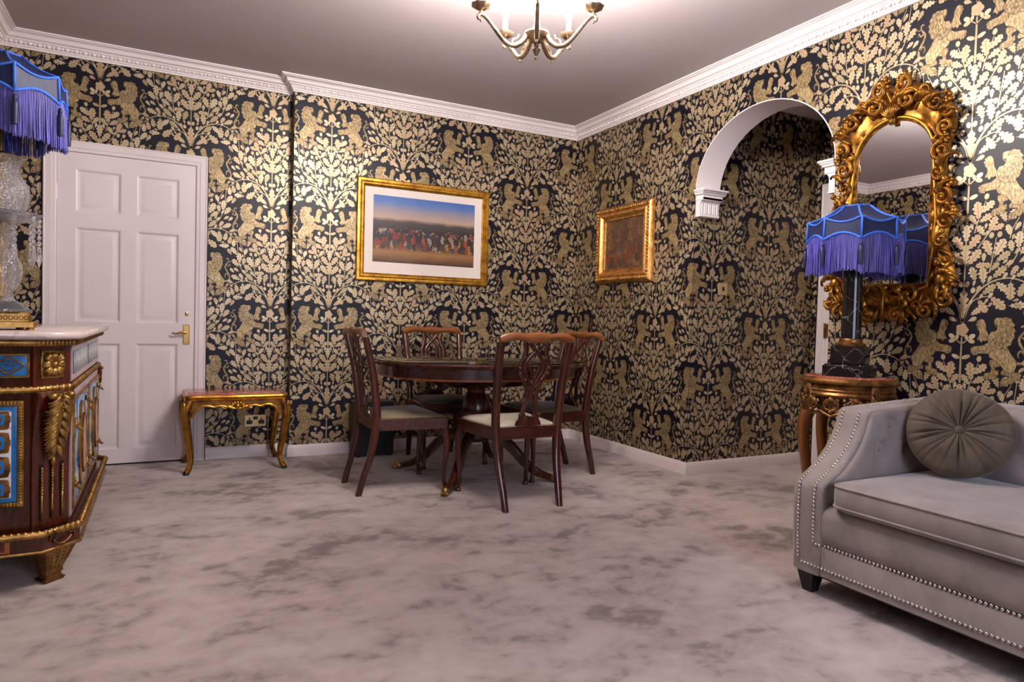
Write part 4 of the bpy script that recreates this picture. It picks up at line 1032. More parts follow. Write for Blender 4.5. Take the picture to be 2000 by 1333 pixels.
def deco(n, fa, fb_):
    for k in range(n):
        y, z = fa(k/(n-1)), fb_(k/(n-1)); t.ell((-.046, y, z), (.010, .010+.004*pr3.random(), .010+.004*pr3.random()), 7, 5); t.ell((-.040, y+.01*pr3.uniform(-1, 1), z+.01*pr3.uniform(-1, 1)), (.012, .007, .007), 6, 4)
deco(26, lambda u: -hw+.03+u*(2*hw-.06), lambda u: .032); deco(26, lambda u: -hw+.03+u*(2*hw-.06), lambda u: hh-.032); deco(22, lambda u: -hw+.032, lambda u: .03+u*(hh-.06)); deco(22, lambda u: hw-.032, lambda u: .03+u*(hh-.06))
t.build('carved_leafwork', M['gold_light'], fr2, kind='stuff', sharp=180)
t = MB(); t.box(-.012, -.004, -hw+.105, hw-.105, .105, hh-.105); t.build('canvas', M['art_room'], p2)

# ------------------------------------------------------------------ socket and switch
so = thing('wall_socket', 'brass double power socket under the gilt side table', 'socket', (-2.59, STEP, .257))
t = MB(); t.bbox(-.073, .073, -.008, -.001, -.043, .043, .003); t.build('faceplate', M['switch'], so)
for s in (-1, 1):
    t = MB(); t.box(s*.040-.004, s*.040+.004, -.0095, -.0078, .002, .022); t.box(s*.040-.016, s*.040-.005, -.0095, -.0078, -.020, -.012); t.box(s*.040+.005, s*.040+.016, -.0095, -.0078, -.020, -.012); t.box(s*.040-.020, s*.040+.020, -.0088, -.0079, -.024, .004)
    t.build('outlet', M['dark_slot'], so)
t = MB(); t.bbox(-.015, .015, -.0105, -.0078, .008, .030, .001); t.build('switch_block', M['dark_slot'], so)
sw = thing('light_switch', 'small brass light switch on the passage wall inside the arch', 'switch', (.273, AY1, 1.280))
t = MB(); t.bbox(-.043, .043, -.008, -.001, -.043, .043, .003); t.bbox(-.030, .030, -.0095, -.0078, -.030, .030, .001); t.build('faceplate', M['switch'], sw)
t = MB(); t.bbox(-.010, .010, -.014, -.0094, -.014, .014, .002); t.build('rocker', M['dark_slot'], sw)
# ------------------------------------------------------------------ chandelier
CX, CY = -1.812, -2.49
chd = thing('chandelier', 'five-arm brass chandelier with lit candle bulbs hanging from the ceiling', 'chandelier', (CX, CY, 2.11))
zz = lambda z: z-2.11
t = MB(); t.lathe([(0, 0), (.005, .002), (.007, .010), (.004, .016), (.010, .026), (.013, .034), (.018, .044), (.012, .050), (.008, .058), (.010, .066), (.016, .072), (.046, .090), (.054, .104), (.050, .112), (.030, .120), (.016, .132), (.010, .15), (.0085, .20), (.012, .23), (.0085, .25), (.0075, .40), (.012, .43), (.008, .45), (.008, .54), (.03, .552), (.055, .562), (.060, .574)], 20); t.build('stem', M['antique'], chd)
view = math.atan2(-4.972-CY, -3.18-CX)
for k in range(5):
    a = view+2*PI*k/5; ca, sa = math.cos(a), math.sin(a); P3 = lambda r_, z: (r_*ca, r_*sa, zz(z))
    t = MB(); pth = spline([P3(.040, 2.212), P3(.060, 2.178), P3(.095, 2.156), P3(.135, 2.165), P3(.175, 2.205), P3(.212, 2.246), P3(.240, 2.262), P3(.252, 2.250), P3(.246, 2.240)], 5)
    N = len(pth); t.tube(pth, [.0112-.0042*i/(N-1) for i in range(N)], 8)
    t.tube(spline([P3(.105, 2.160), P3(.100, 2.180), P3(.082, 2.190), P3(.078, 2.204)], 4), [.006]*4+[.005]*4+[.004]*4+[.003], 6); t.ell(P3(.115, 2.142), (.005, .005, .010), 8, 5); t.ell(P3(.240, 2.238), (.005, .005, .008), 8, 5)
    t.lathe([(.008, 0), (.010, .006), (.006, .012), (.006, .022)], 10, P3(.240, 2.262))
    arm_ = t.build('arm', M['antique'], chd, sharp=60)
    t = MB(); t.lathe([(.006, 0), (.020, .004), (.036, .014), (.040, .022), (.037, .023), (.030, .014), (.010, .006)], 32, P3(.240, 2.278), lambda an, z: 1+.07*math.cos(8*an)*(z > .008)); t.build('drip_pan', M['antique'], arm_)
    t = MB(); t.lathe([(.011, 0), (.011, .075), (.008, .080)], 12, P3(.240, 2.284)); t.build('candle_sleeve', M['candle'], arm_)
    t = MB(); t.lathe([(.007, 0), (.016, .018), (.0175, .030), (.012, .052), (.004, .076), (0, .082)], 12, P3(.240, 2.362)); t.build('bulb', M['bulb'], arm_)

# ------------------------------------------------------------------ lamp shade shared by both lamps (origin at its bottom corner level, on the axis)
def shade(parent, z0, R, phase, seed):
    sh = thing('lamp_shade', None, None, (0, 0, z0)); sh.parent = parent; sh['label'] = 'blue panelled silk shade with scalloped braid and fringe'
    HW, HT, RT = .100, .170, .072
    ang = [phase+k*PI/4 for k in range(8)]
    pt = lambda r_, a, z: Vector((r_*math.cos(a), r_*math.sin(a), z))
    edge = lambda r_, i, u: pt(r_, ang[i], 0).lerp(pt(r_, ang[(i+1) % 8], 0), u)
    low = lambda u: .029*math.sin(PI*u)
    mid = lambda u: HW-.022*math.sin(PI*u)
    for i in range(8):
        t = MB(); t.grid(lambda u, v: (lambda p: (p.x, p.y, low(u)+v*(mid(u)-low(u))))(edge(R*(1.02-.02*v), i, u)), 10, 4); t.build('wall_panel', M['shade'], sh, sharp=180)
        t = MB(); t.grid(lambda u, v: (lambda p, q: (p.x+(q.x-p.x)*v, p.y+(q.y-p.y)*v, mid(u)*(1-v)+HT*v-.012*math.sin(PI*v)*1.0))(edge(R, i, u), edge(RT, i, u)), 10, 6); t.build('roof_panel', M['shade'], sh, sharp=180)
    t = MB()
    t.tube([(lambda p: (p.x, p.y, low(k % 12/12)))(edge(R*1.02, k//12, k % 12/12)) for k in range(96)], .0062, 6, closed=True)
    t.build('lower_braid', M['braid'], sh, sharp=180); t = MB()
    t.tube([(lambda p: (p.x, p.y, mid(k % 12/12)))(edge(R*1.004, k//12, k % 12/12)) for k in range(96)], .0052, 6, closed=True)
    t.build('upper_braid', M['braid'], sh, sharp=180); t = MB()
    t.tube([(lambda p: (p.x, p.y, HT))(edge(RT, k, 0)) for k in range(8)], .0045, 6, closed=True); t.build('top_braid', M['braid'], sh, sharp=180)
    for i in range(8):
        a = ang[i]; t = MB(); t.tube([pt(R*1.022, a, .0), pt(R*1.004, a, HW)]+[pt(R+(RT-R)*v, a, HW*(1-v)+HT*v-.012*math.sin(PI*v)) for v in (.25, .5, .75, 1)], .0052, 6); t.build('rib_braid', M['braid'], sh, sharp=180)
        t = MB(); p = pt(R*1.04, a, 0); t.lathe([(.002, 0), (.006, -.008), (.008, -.014), (.005, -.022), (.009, -.030), (.0105, -.05), (.010, -.095), (.009, -.105)], 10, (p.x, p.y, -.012)); t.build('tassel', M['tassel'], sh)
    # fringe: single threads in two layers
    t = MB(); q = random.Random(seed); n = 760
    for k in range(n):
        s = 8*(k+q.random())/n; i = int(s) % 8; u = s-int(s); p = edge(R*(1.015 if k % 2 else 1.0), i, u); z1 = low(u)-.002; L = .150+.012*q.random()+.010*math.sin(s*2.1)+.012*math.sin(PI*u)
        w_ = .0013+.0007*q.random(); d = Vector((-p.y, p.x, 0)).normalized()*w_; nr = Vector((p.x, p.y, 0)).normalized()*(w_*.6); sw = Vector((q.uniform(-1, 1), q.uniform(-1, 1), 0))*.005
        b0, b1 = Vector((p.x, p.y, z1)), Vector((p.x, p.y, z1-L))+sw
        t.add([b0-d, b0+d, b0+nr*2, b1-d, b1+d, b1+nr*2], [(0, 1, 4, 3), (1, 2, 5, 4), (2, 0, 3, 5)])
    t.build('fringe', M['fringe'], sh, kind='stuff', sharp=180)
    # wire gimbal
    t = MB()
    for k in range(3): a = phase+2*PI*k/3; t.tube([pt(.004, a, HT-.02), pt(RT, a, HT)], .0018, 5)
    t.build('shade_spider', M['brass'], sh)
    return sh

# ------------------------------------------------------------------ round gilt stand and the black column lamp
RX, RY = -.260, -2.872
rt = thing('round_stand', 'round carved gilt stand with pink marble top behind the sofa arm', 'side table', (RX, RY, 0))
t = MB(); t.lathe([(.19, .762), (.206, .764), (.216, .772), (.217, .780), (.210, .786), (.205, .794), (.200, .797), (.194, .794)], 48); t.build('top_rim', M['gold_brown'], rt)
t = MB(); t.lathe([(0, .785), (.197, .785), (.198, .797), (.194, .7995), (0, .7995)], 48); t.build('marble_top', M['marble_pink'], rt)
t = MB(); t.lathe([(.196, .762), (.200, .755), (.196, .745), (.201, .738), (.197, .728), (.203, .718), (.199, .708), (.17, .706)], 48); t.build('frieze', M['gold_brown'], rt)
fz = thing('fretwork', None, None); fz.parent = rt
for k in range(12):
    a0 = 2*PI*(k+.5)/12
    if abs(((a0*2/PI*1.0+.5) % 1)-.5) > .38: pass
    t = MB()
    for s in (-1, 1):
        P = []
        for j in range(18):
            u = j/17; th = u*2*PI*1.15; r_ = .030*(1-.55*u); P.append(((.199)*math.cos(a0+s*(.045+(-r_*math.cos(th))/.2)), .199*math.sin(a0+s*(.045+(-r_*math.cos(th))/.2)), .668+r_*math.sin(th)*1.05))
        t.tube(P, [.0085-.004*j/17 for j in range(18)], 6)
    t.ell((.200*math.cos(a0), .200*math.sin(a0), .640), (.012, .012, .012), 8, 6); t.ell((.200*math.cos(a0), .200*math.sin(a0), .695), (.014, .014, .016), 8, 6)
    t.build('scroll', M['gold_brown'], fz, sharp=180)
t = MB(); t.tube([(.199*math.cos(2*PI*k/48), .199*math.sin(2*PI*k/48), .630+.012*math.cos(2*PI*k/4)) for k in range(48)], .007, 6, closed=True); t.build('lower_moulding', M['gold_brown'], rt, sharp=180)
for k in range(4):
    a = math.radians(158)+k*PI/2; ca, sa = math.cos(a), math.sin(a)
    t = MB(); t.bbox(-.022, .022, -.010, .012, .625, .765, .004)
    for j in range(5): th = (j-2)*.5; t.tube([(0, .013, .715), (.020*math.sin(th), .015, .715+.036*math.cos(th))], [.006, .004], 6)
    t.ell((0, .014, .700), (.007, .007, .007), 8, 5)
    t.xf(lambda x, y, z: ((.197+y)*ca-x*sa, (.197+y)*sa+x*ca, z)); t.build('shell_block', M['gold_brown'], rt, sharp=50)
    pth = spline([(.197, .635), (.215, .58), (.218, .50), (.198, .36), (.180, .22), (.178, .10), (.196, .04), (.215, .012)], 5); N = len(pth); rings = []
    for i, p in enumerate(pth):
        w_ = .026-.012*min(1, i/24); d_ = .030-.016*min(1, i/22)
        rings.append([((p[0]+d_*du)*ca-w_*dv*sa, (p[0]+d_*du)*sa+w_*dv*ca, p[1]) for du, dv in ((-1,-.7),(-.7,-1),(.7,-1),(1,-.7),(1,.7),(.7,1),(-.7,1),(-1,.7))])
    t = MB(); t.sect(rings); t.ell((.215*ca, .215*sa, .014), (.022, .022, .014), 10, 6); t.build('leg', M['leg_wood'], rt, sharp=50)
t = MB(); t.lathe([(0, .14), (.12, .14), (.125, .147), (.12, .154), (0, .154)], 32)
for k in range(4): a = math.radians(158)+k*PI/2; t.tube([(.10*math.cos(a), .10*math.sin(a), .147), (.182*math.cos(a), .182*math.sin(a), .147)], .009, 8)
t.build('stretcher_shelf', M['leg_wood'], rt, sharp=50)

kl = thing('column_lamp', 'black marble column lamp with blue fringed shade on round gilt stand', 'lamp', (RX, RY, .8005), math.radians(0))
def octo(r_): return [(r_*math.cos(math.radians(-112+90*k+d)), r_*math.sin(math.radians(-112+90*k+d))) for k in range(4) for d in (-9, 9)]
t = MB(); t.loft(octo(.128), [(.0, .0), (0, .046), (.006, .050), (.012, .056)]); t.build('lower_plinth', M['marble_black'], kl, sharp=30)
t = MB(); t.loft(octo(.092), [(.003, .056), (0, .060), (0, .140), (.003, .143)]); t.build('upper_plinth', M['marble_black'], kl, sharp=30)
t = MB(); t.lathe([(.066, .143), (.068, .152), (.060, .158), (.050, .162), (.050, .172), (.047, .178), (.040, .180)], 32); t.build('brass_collar', M['gold_brown'], kl)
t = MB(); t.lathe([(.0445, .178), (.044, .30), (.041, .50), (.040, .56)], 32); t.build('column', M['marble_black'], kl)
t = MB(); t.lathe([(.040, .56), (.046, .566), (.050, .578), (.046, .586), (.012, .59), (.010, .68), (.016, .69), (.016, .735), (.006, .74), (.004, .785), (.010, .79), (.006, .80), (0, .806)], 24); t.build('capital_and_socket', M['gold_brown'], kl)
vdir = math.atan2(-4.972-RY, -3.18-RX)
shade(kl, 1.434-.8005, .207, vdir+math.radians(7), 11)

# ------------------------------------------------------------------ carved mirror
MYC = -2.888
mr = thing('carved_mirror', 'arched mirror in an ornate carved gilt rococo frame', 'mirror', (0, MYC, 1.046))
mz = 1.046
GA = .197; gz0, gz1 = 1.240-mz, 1.856-mz
inner = [(GA, gz0)]+[(GA*math.cos(PI*k/20), gz1+GA*math.sin(PI*k/20)) for k in range(21)]+[(-GA, gz0)]
# resample inner and outer outlines with the same count, by polar angle about the glass centre
outer_r = [(-.0, .0), (.10, .012), (.19, .04), (.265, .09), (.315, .17), (.325, .25), (.300, .33), (.285, .42), (.312, .50), (.300, .58), (.272, .68), (.268, .78), (.285, .86), (.305, .93), (.290, 1.00), (.250, 1.06), (.205, 1.105), (.165, 1.165), (.09, 1.205), (0, 1.212)]
outer_h = spline(outer_r, 5)
outer = [(p[0], p[1]) for p in outer_h]+[(-p[0], p[1]) for p in outer_h[::-1]]
cz = .55
def polar(poly, a):
    best = 0; ca, sa = math.cos(a), math.sin(a); n = len(poly)
    for i in range(n):
        p, q = poly[i-1], poly[i]; x1, y1, x2, y2 = p[0], p[1]-cz, q[0], q[1]-cz
        den = ca*(y2-y1)-sa*(x2-x1)
        if abs(den) < 1e-12: continue
        r_ = (x1*(y2-y1)-y1*(x2-x1))/den
        den2 = (x2-x1) if abs(x2-x1) > abs(y2-y1) else (y2-y1)
        s = (ca*r_-x1)/(x2-x1) if abs(x2-x1) > abs(y2-y1) else (sa*r_-y1)/(y2-y1)
        if r_ > 0 and -1e-6 <= s <= 1+1e-6: best = max(best, r_)
    return best
NP_ = 180; ins_ = [polar(inner, 2*PI*k/NP_) for k in range(NP_)]; ous = [polar(outer, 2*PI*k/NP_)*.94 for k in range(NP_)]
t = MB(); rings = []
for k in range(NP_):
    a = 2*PI*k/NP_; ca, sa = math.cos(a), math.sin(a); ri, ro = ins_[k]-.012, ous[k]; ring_ = []
    for (u, h) in ((0, .004), (.0, .024), (.06, .030), (.14, .022), (.3, .030), (.55, .042), (.75, .036), (.92, .020), (1, .006)):
        rr = ri+(ro-ri)*u; hh_ = h+.006*math.sin(a*23)*math.sin(u*PI)+.005*math.sin(a*41+u*9)*math.sin(u*PI)
        ring_.append((-hh_, -rr*ca, cz+rr*sa))
    rings.append(ring_)
rings.append(rings[0]); t.sect(rings, cap=False); t.build('frame_body', M['gold'], mr, sharp=60)
t = MB(); ins_path = [(-.034, -p[0]*1.02, p[1]+(.004 if p[1] > gz1 else -.004)) for p in inner]
full = [ins_path[0]]+ins_path[1:]
t.tube(spline(ins_path, 2, True), .0085, 8, closed=True); t.build('inner_moulding', M['gold_bright'], mr, sharp=180)
t = MB(); gl = inset(ccw(inner), -.006); t.loft(gl, [(0, -.010), (0, -.018), (.016, -.022), (.017, -.022)], lambda a, b, h: (h, -a, b)); t.build('mirror_glass', M['mirror'], mr, sharp=5)
def scroll(cy_, cz_, r0, turns, start, sgn, w_, tail=None, depth=.048, name='scroll', mat='gold', rib=True):
    t = MB(); P = []; N = max(12, int(15*turns))
    for j in range(N+1):
        u = j/N; th = start+sgn*turns*2*PI*u; r_ = r0*(1-u)**.8+r0*.10
        P.append((-(depth+.014*u), cy_+r_*math.cos(th), cz_+r_*math.sin(th)))
    if tail: P = [tuple(p) for p in spline([( -depth+.012, a, b) for a, b in tail]+[P[0]], 4)][:-1]+P
    N = len(P); R = [w_*(.45+.55*math.sin(PI*min(1, .25+.75*(i/N)))) for i in range(N)]
    t.tube(P, R, 8, up=(1, 0, 0))
    if rib: t.tube([(p[0]-R[i]*.85, p[1], p[2]) for i, p in enumerate(P)], [r_*.35 for r_ in R], 5, up=(1, 0, 0))
    t.ell((P[-1][0]-.004, P[-1][1], P[-1][2]), (w_*.9, w_*.95, w_*.95), 8, 6)
    return t.build(name, M[mat], mr, sharp=180)
def acanthus(y0, z0, ang, L, W, mat='gold', curl=.5):
    t = MB(); sg = 1 if y0 >= 0 else -1
    for i in range(4):
        l = L*(1.25-.22*i); P = []; y_, z_ = y0, z0; n = 12
        for j in range(n+1):
            u = j/n; aa = ang+sg*(.22*i-.35)-sg*(.5+2.6*u*u)*curl*1.5+sg*.5; P.append((-.036-.034*math.sin(u*PI*.85)-.003*i, y_, z_)); y_ += l/n*math.cos(aa); z_ += l/n*math.sin(aa)
        t.tube(P, [W*(.30+.62*math.sin(PI*min(1, .12+.84*j/n))) for j in range(n+1)], 7, up=(1, 0, 0)); t.tube([(p[0]-W*.75, p[1], p[2]) for p in P], W*.2, 5)
        t.ell(P[-1], (W*.6, W*.6, W*.6), 7, 5)
    return t.build('acanthus_leaf', M[mat], mr, sharp=180)
def grapes(y0, z0, n, r_, seed):
    q = random.Random(seed); t = MB()
    for k in range(n): t.ell((-.040-.02*q.random(), y0+q.uniform(-1, 1)*r_, z0+q.uniform(-1, 1)*r_), (.0115,)*3, 8, 6)
    return t.build('grape_cluster', M['gold'], mr, sharp=180, kind='stuff')
def putto(y0, z0, s, lean=0.0, sc=1.0):
    c_ = thing('cherub', None, None); c_.parent = mr
    def P(a, b, d): 
        ca, sa = math.cos(lean), math.sin(lean); a2, b2 = a*ca-b*sa, a*sa+b*ca; return (-.045-d, y0+s*a2*sc, z0+b2*sc)
    t = MB()
    t.ell(P(0, 0, .012), (.022*sc, .026*sc, .034*sc), 12, 8); t.ell(P(.002, .034, .014), (.020*sc, .023*sc, .022*sc), 12, 8)
    t.tube([P(.016, .044, .012), P(.045, .055, .016), P(.062, .078, .010)], [.0105*sc, .0095*sc, .007*sc], 8); t.tube([P(-.014, .040, .014), P(-.036, .022, .020), P(-.044, -.004, .016)], [.0105*sc, .009*sc, .007*sc], 8)
    t.tube([P(.010, -.024, .012), P(.026, -.056, .020), P(.010, -.088, .010), P(.020, -.104, .014)], [.017*sc, .014*sc, .009*sc, .007*sc], 8); t.tube([P(-.010, -.024, .012), P(-.022, -.058, .018), P(-.034, -.090, .008), P(-.026, -.108, .012)], [.017*sc, .014*sc, .009*sc, .007*sc], 8)
    t.tube([P(0, .048, .014), P(.002, .064, .016)], [.009*sc, .009*sc], 8)
    t.ell(P(.003, .080, .018), (.019*sc, .019*sc, .021*sc), 12, 8)
    t.build('body', M['gold'], c_, sharp=180)
    t = MB()
    for k in range(9): a = PI*k/8; t.ell(P(.003+.017*math.cos(a), .086+.014*math.sin(a), .016), (.009*sc,)*3, 7, 5)
    t.build('curls', M['gold'], c_, sharp=180)
for s in (-1, 1):
    Z = lambda z: z-mz
    scroll(s*.085, 1.075, .052, 1.3, PI if s < 0 else 0, s, .014, [(s*.0, .98), (s*.03, 1.05)], depth=.056)
    scroll(s*.055, 1.150, .040, 1.2, PI/2, -s, .012, [(0, 1.04), (s*.008, 1.10)], depth=.058)
    scroll(s*.155, 1.100, .030, 1.1, -PI/2, s, .010, [(s*.06, 1.10)])
    scroll(s*.215, 1.030, .036, 1.25, PI/2, s, .012, [(s*.10, 1.03), (s*.15, 1.08)])
    scroll(s*.270, .985, .030, 1.2, 0, s, .010, [(s*.22, .93)])
    scroll(s*.262, .905, .036, 1.3, -PI/2, -s, .012, [(s*.215, .84)])
    scroll(s*.245, .800, .042, 1.4, PI/2, s, .011, [(s*.24, .90), (s*.20, .86)])
    scroll(s*.240, .705, .030, 1.2, -PI/2, -s, .010, [(s*.22, .78)])
    scroll(s*.262, .590, .036, 1.3, PI/2, -s, .011, [(s*.25, .68)])
    scroll(s*.280, .480, .030, 1.2, 0, s, .010, [(s*.24, .55)])
    scroll(s*.265, .395, .034, 1.3, PI/2, s, .011, [(s*.26, .47)])
    scroll(s*.290, .300, .030, 1.2, PI/2, -s, .010, [(s*.24, .36)])
    scroll(s*.285, .120, .040, 1.35, 0, -s, .012, [(s*.20, .14), (s*.24, .09)])
    scroll(s*.205, .075, .036, 1.3, PI/2, s, .012, [(s*.28, .20), (s*.25, .12)])
    scroll(s*.070, .055, .034, 1.5, PI, s, .012, [(s*.012, .17), (s*.016, .10)], depth=.052)
    scroll(s*.125, .150, .036, 1.2, PI/2, -s, .011, [(s*.02, .16), (s*.07, .185)], depth=.052)
    scroll(s*.160, .095, .026, 1.2, -PI/2, s, .009, [(s*.18, .15)])
    acanthus(s*.02, 1.06, PI/2-s*.55, .115, .0125); acanthus(s*.12, 1.06, PI/2-s*.9, .09, .011); acanthus(s*.235, .97, PI/2-s*1.0, .085, .0105); acanthus(s*.245, .72, PI/2-s*.2, .085, .0105)
    acanthus(s*.255, .48, PI/2-s*.75, .085, .0105); acanthus(s*.26, .235, PI/2-s*1.1, .085, .011); acanthus(s*.235, .12, -PI/2+s*.9, .08, .0105); acanthus(s*.25, .60, PI/2+s*.1, .07, .010); acanthus(s*.10, .075, -PI/2+s*.5, .075, .010); acanthus(s*.17, 1.02, PI/2-s*.4, .08, .0105)
    grapes(s*.275, .86, 9, .024, 3); grapes(s*.285, .655, 10, .026, 4); grapes(s*.300, .535, 10, .024, 5); grapes(s*.05, 1.185, 11, .030, 6); grapes(s*.255, 1.045, 8, .022, 7); grapes(s*.31, .20, 7, .02, 8)
    putto(s*.268, .215, s, -.2*s, .95); putto(s*.105, .105, -s, .35*s, .92)
t = MB()
for i in range(-4, 5): a = PI/2+i*.2; t.tube([(-.050, 0, 1.0), (-.062, .05*math.cos(a), 1.0+.05*math.sin(a)), (-.056, .085*math.cos(a), 1.0+.085*math.sin(a))], [.006, .010, .007], 7)
t.build('shell', M['gold'], mr, sharp=180)
t = MB(); t.tube([(-.052, 0, .02), (-.06, 0, .10), (-.05, 0, .19)], [.012, .010, .016], 8); t.ell((-.055, 0, .185), (.012, .022, .012), 10, 6); t.build('lower_boss', M['gold'], mr, sharp=180)
# ------------------------------------------------------------------ ornate cabinet against the left wall (local: world x+3.78, y+1.30)
cab = thing('ornate_cabinet', 'rosewood cabinet with gilt mounts, blue panels and white marble top', 'cabinet', (-3.78, -1.30, 0))
QX, QY = 3.78, 1.30
C3 = lambda x, y, z: (x+QX, y+QY, z)
XB, XF = -4.06, -3.500          # back and front planes of the body
YN, YR = -2.025, -.63           # near end and far end
CH_ = .105                      # chamfer of the corner posts
def foot_print(o): # octagonal plan grown by o
    xb, xf, yn, yr = XB, XF+o, YN-o, YR+o; c = CH_
    return [(xb, yn), (xf-c, yn), (xf, yn+c), (xf, yr-c), (xf-c, yr), (xb, yr)]
def lv(levels): return [(0-o, h) for o, h in levels]
t = MB(); t.loft(foot_print(0), [(0, .19), (0, .905)], C3); t.build('body', M['cabinet_wood'], cab, sharp=20)
t = MB(); t.loft(foot_print(.045), [(0, .135), (0, .198)], C3); pl1 = t.build('plinth', M['cabinet_wood'], cab, sharp=20)
def ring_mould(name, o, z, r_, mat, parent, beads=0):
    P = foot_print(o); path = [C3(P[k][0], P[k][1], z) for k in range(6)]
    t = MB(); t.tube([path[0]]+path[1:], r_, 8, up=(0, 0, 1)); ob = t.build(name, mat, parent, sharp=60)
    if beads:
        t = MB()
        for a, b in zip(path[:-1], path[1:]):
            L = math.dist(a, b); n = int(L/beads)
            for k in range(n):
                u = (k+.5)/n; t.ell([a[i]+(b[i]-a[i])*u for i in range(3)], (r_*1.05, r_*1.05, r_*1.25), 6, 4)
        t.build('moulding_beads', mat, ob, kind='stuff', sharp=180)
    return ob
ring_mould('base_moulding', .045, .200, .013, M['gold_leaf'], cab, .020)
ring_mould('plinth_rope', .046, .136, .006, M['gold_leaf'], cab)
ring_mould('waist_moulding', .012, .722, .012, M['gold_leaf'], cab, .022)
ring_mould('top_moulding', .022, .893, .012, M['gold_leaf'], cab, .014)
t = MB(); t.loft(foot_print(.055), [(.010, .905), (0, .911), (-.002, .920), (0, .930), (.006, .934)], C3); t.build('marble_top', M['marble_white'], cab, sharp=50)
# plinth inlay blocks on the near end
for k in range(5):
    x = -3.66-k*.075; t = MB(); t.box(x-.045+QX, x+.005+QX, YN-.0475+QY, YN-.044+QY, .145, .186); t.build('plinth_inlay', M['cabinet_light'], pl1)
    q = MB(); q.box(x-.032+QX, x-.010+QX, YN-.0490+QY, YN-.0470+QY, .153, .186); q.build('plinth_inlay', M['cabinet_wood'], pl1)
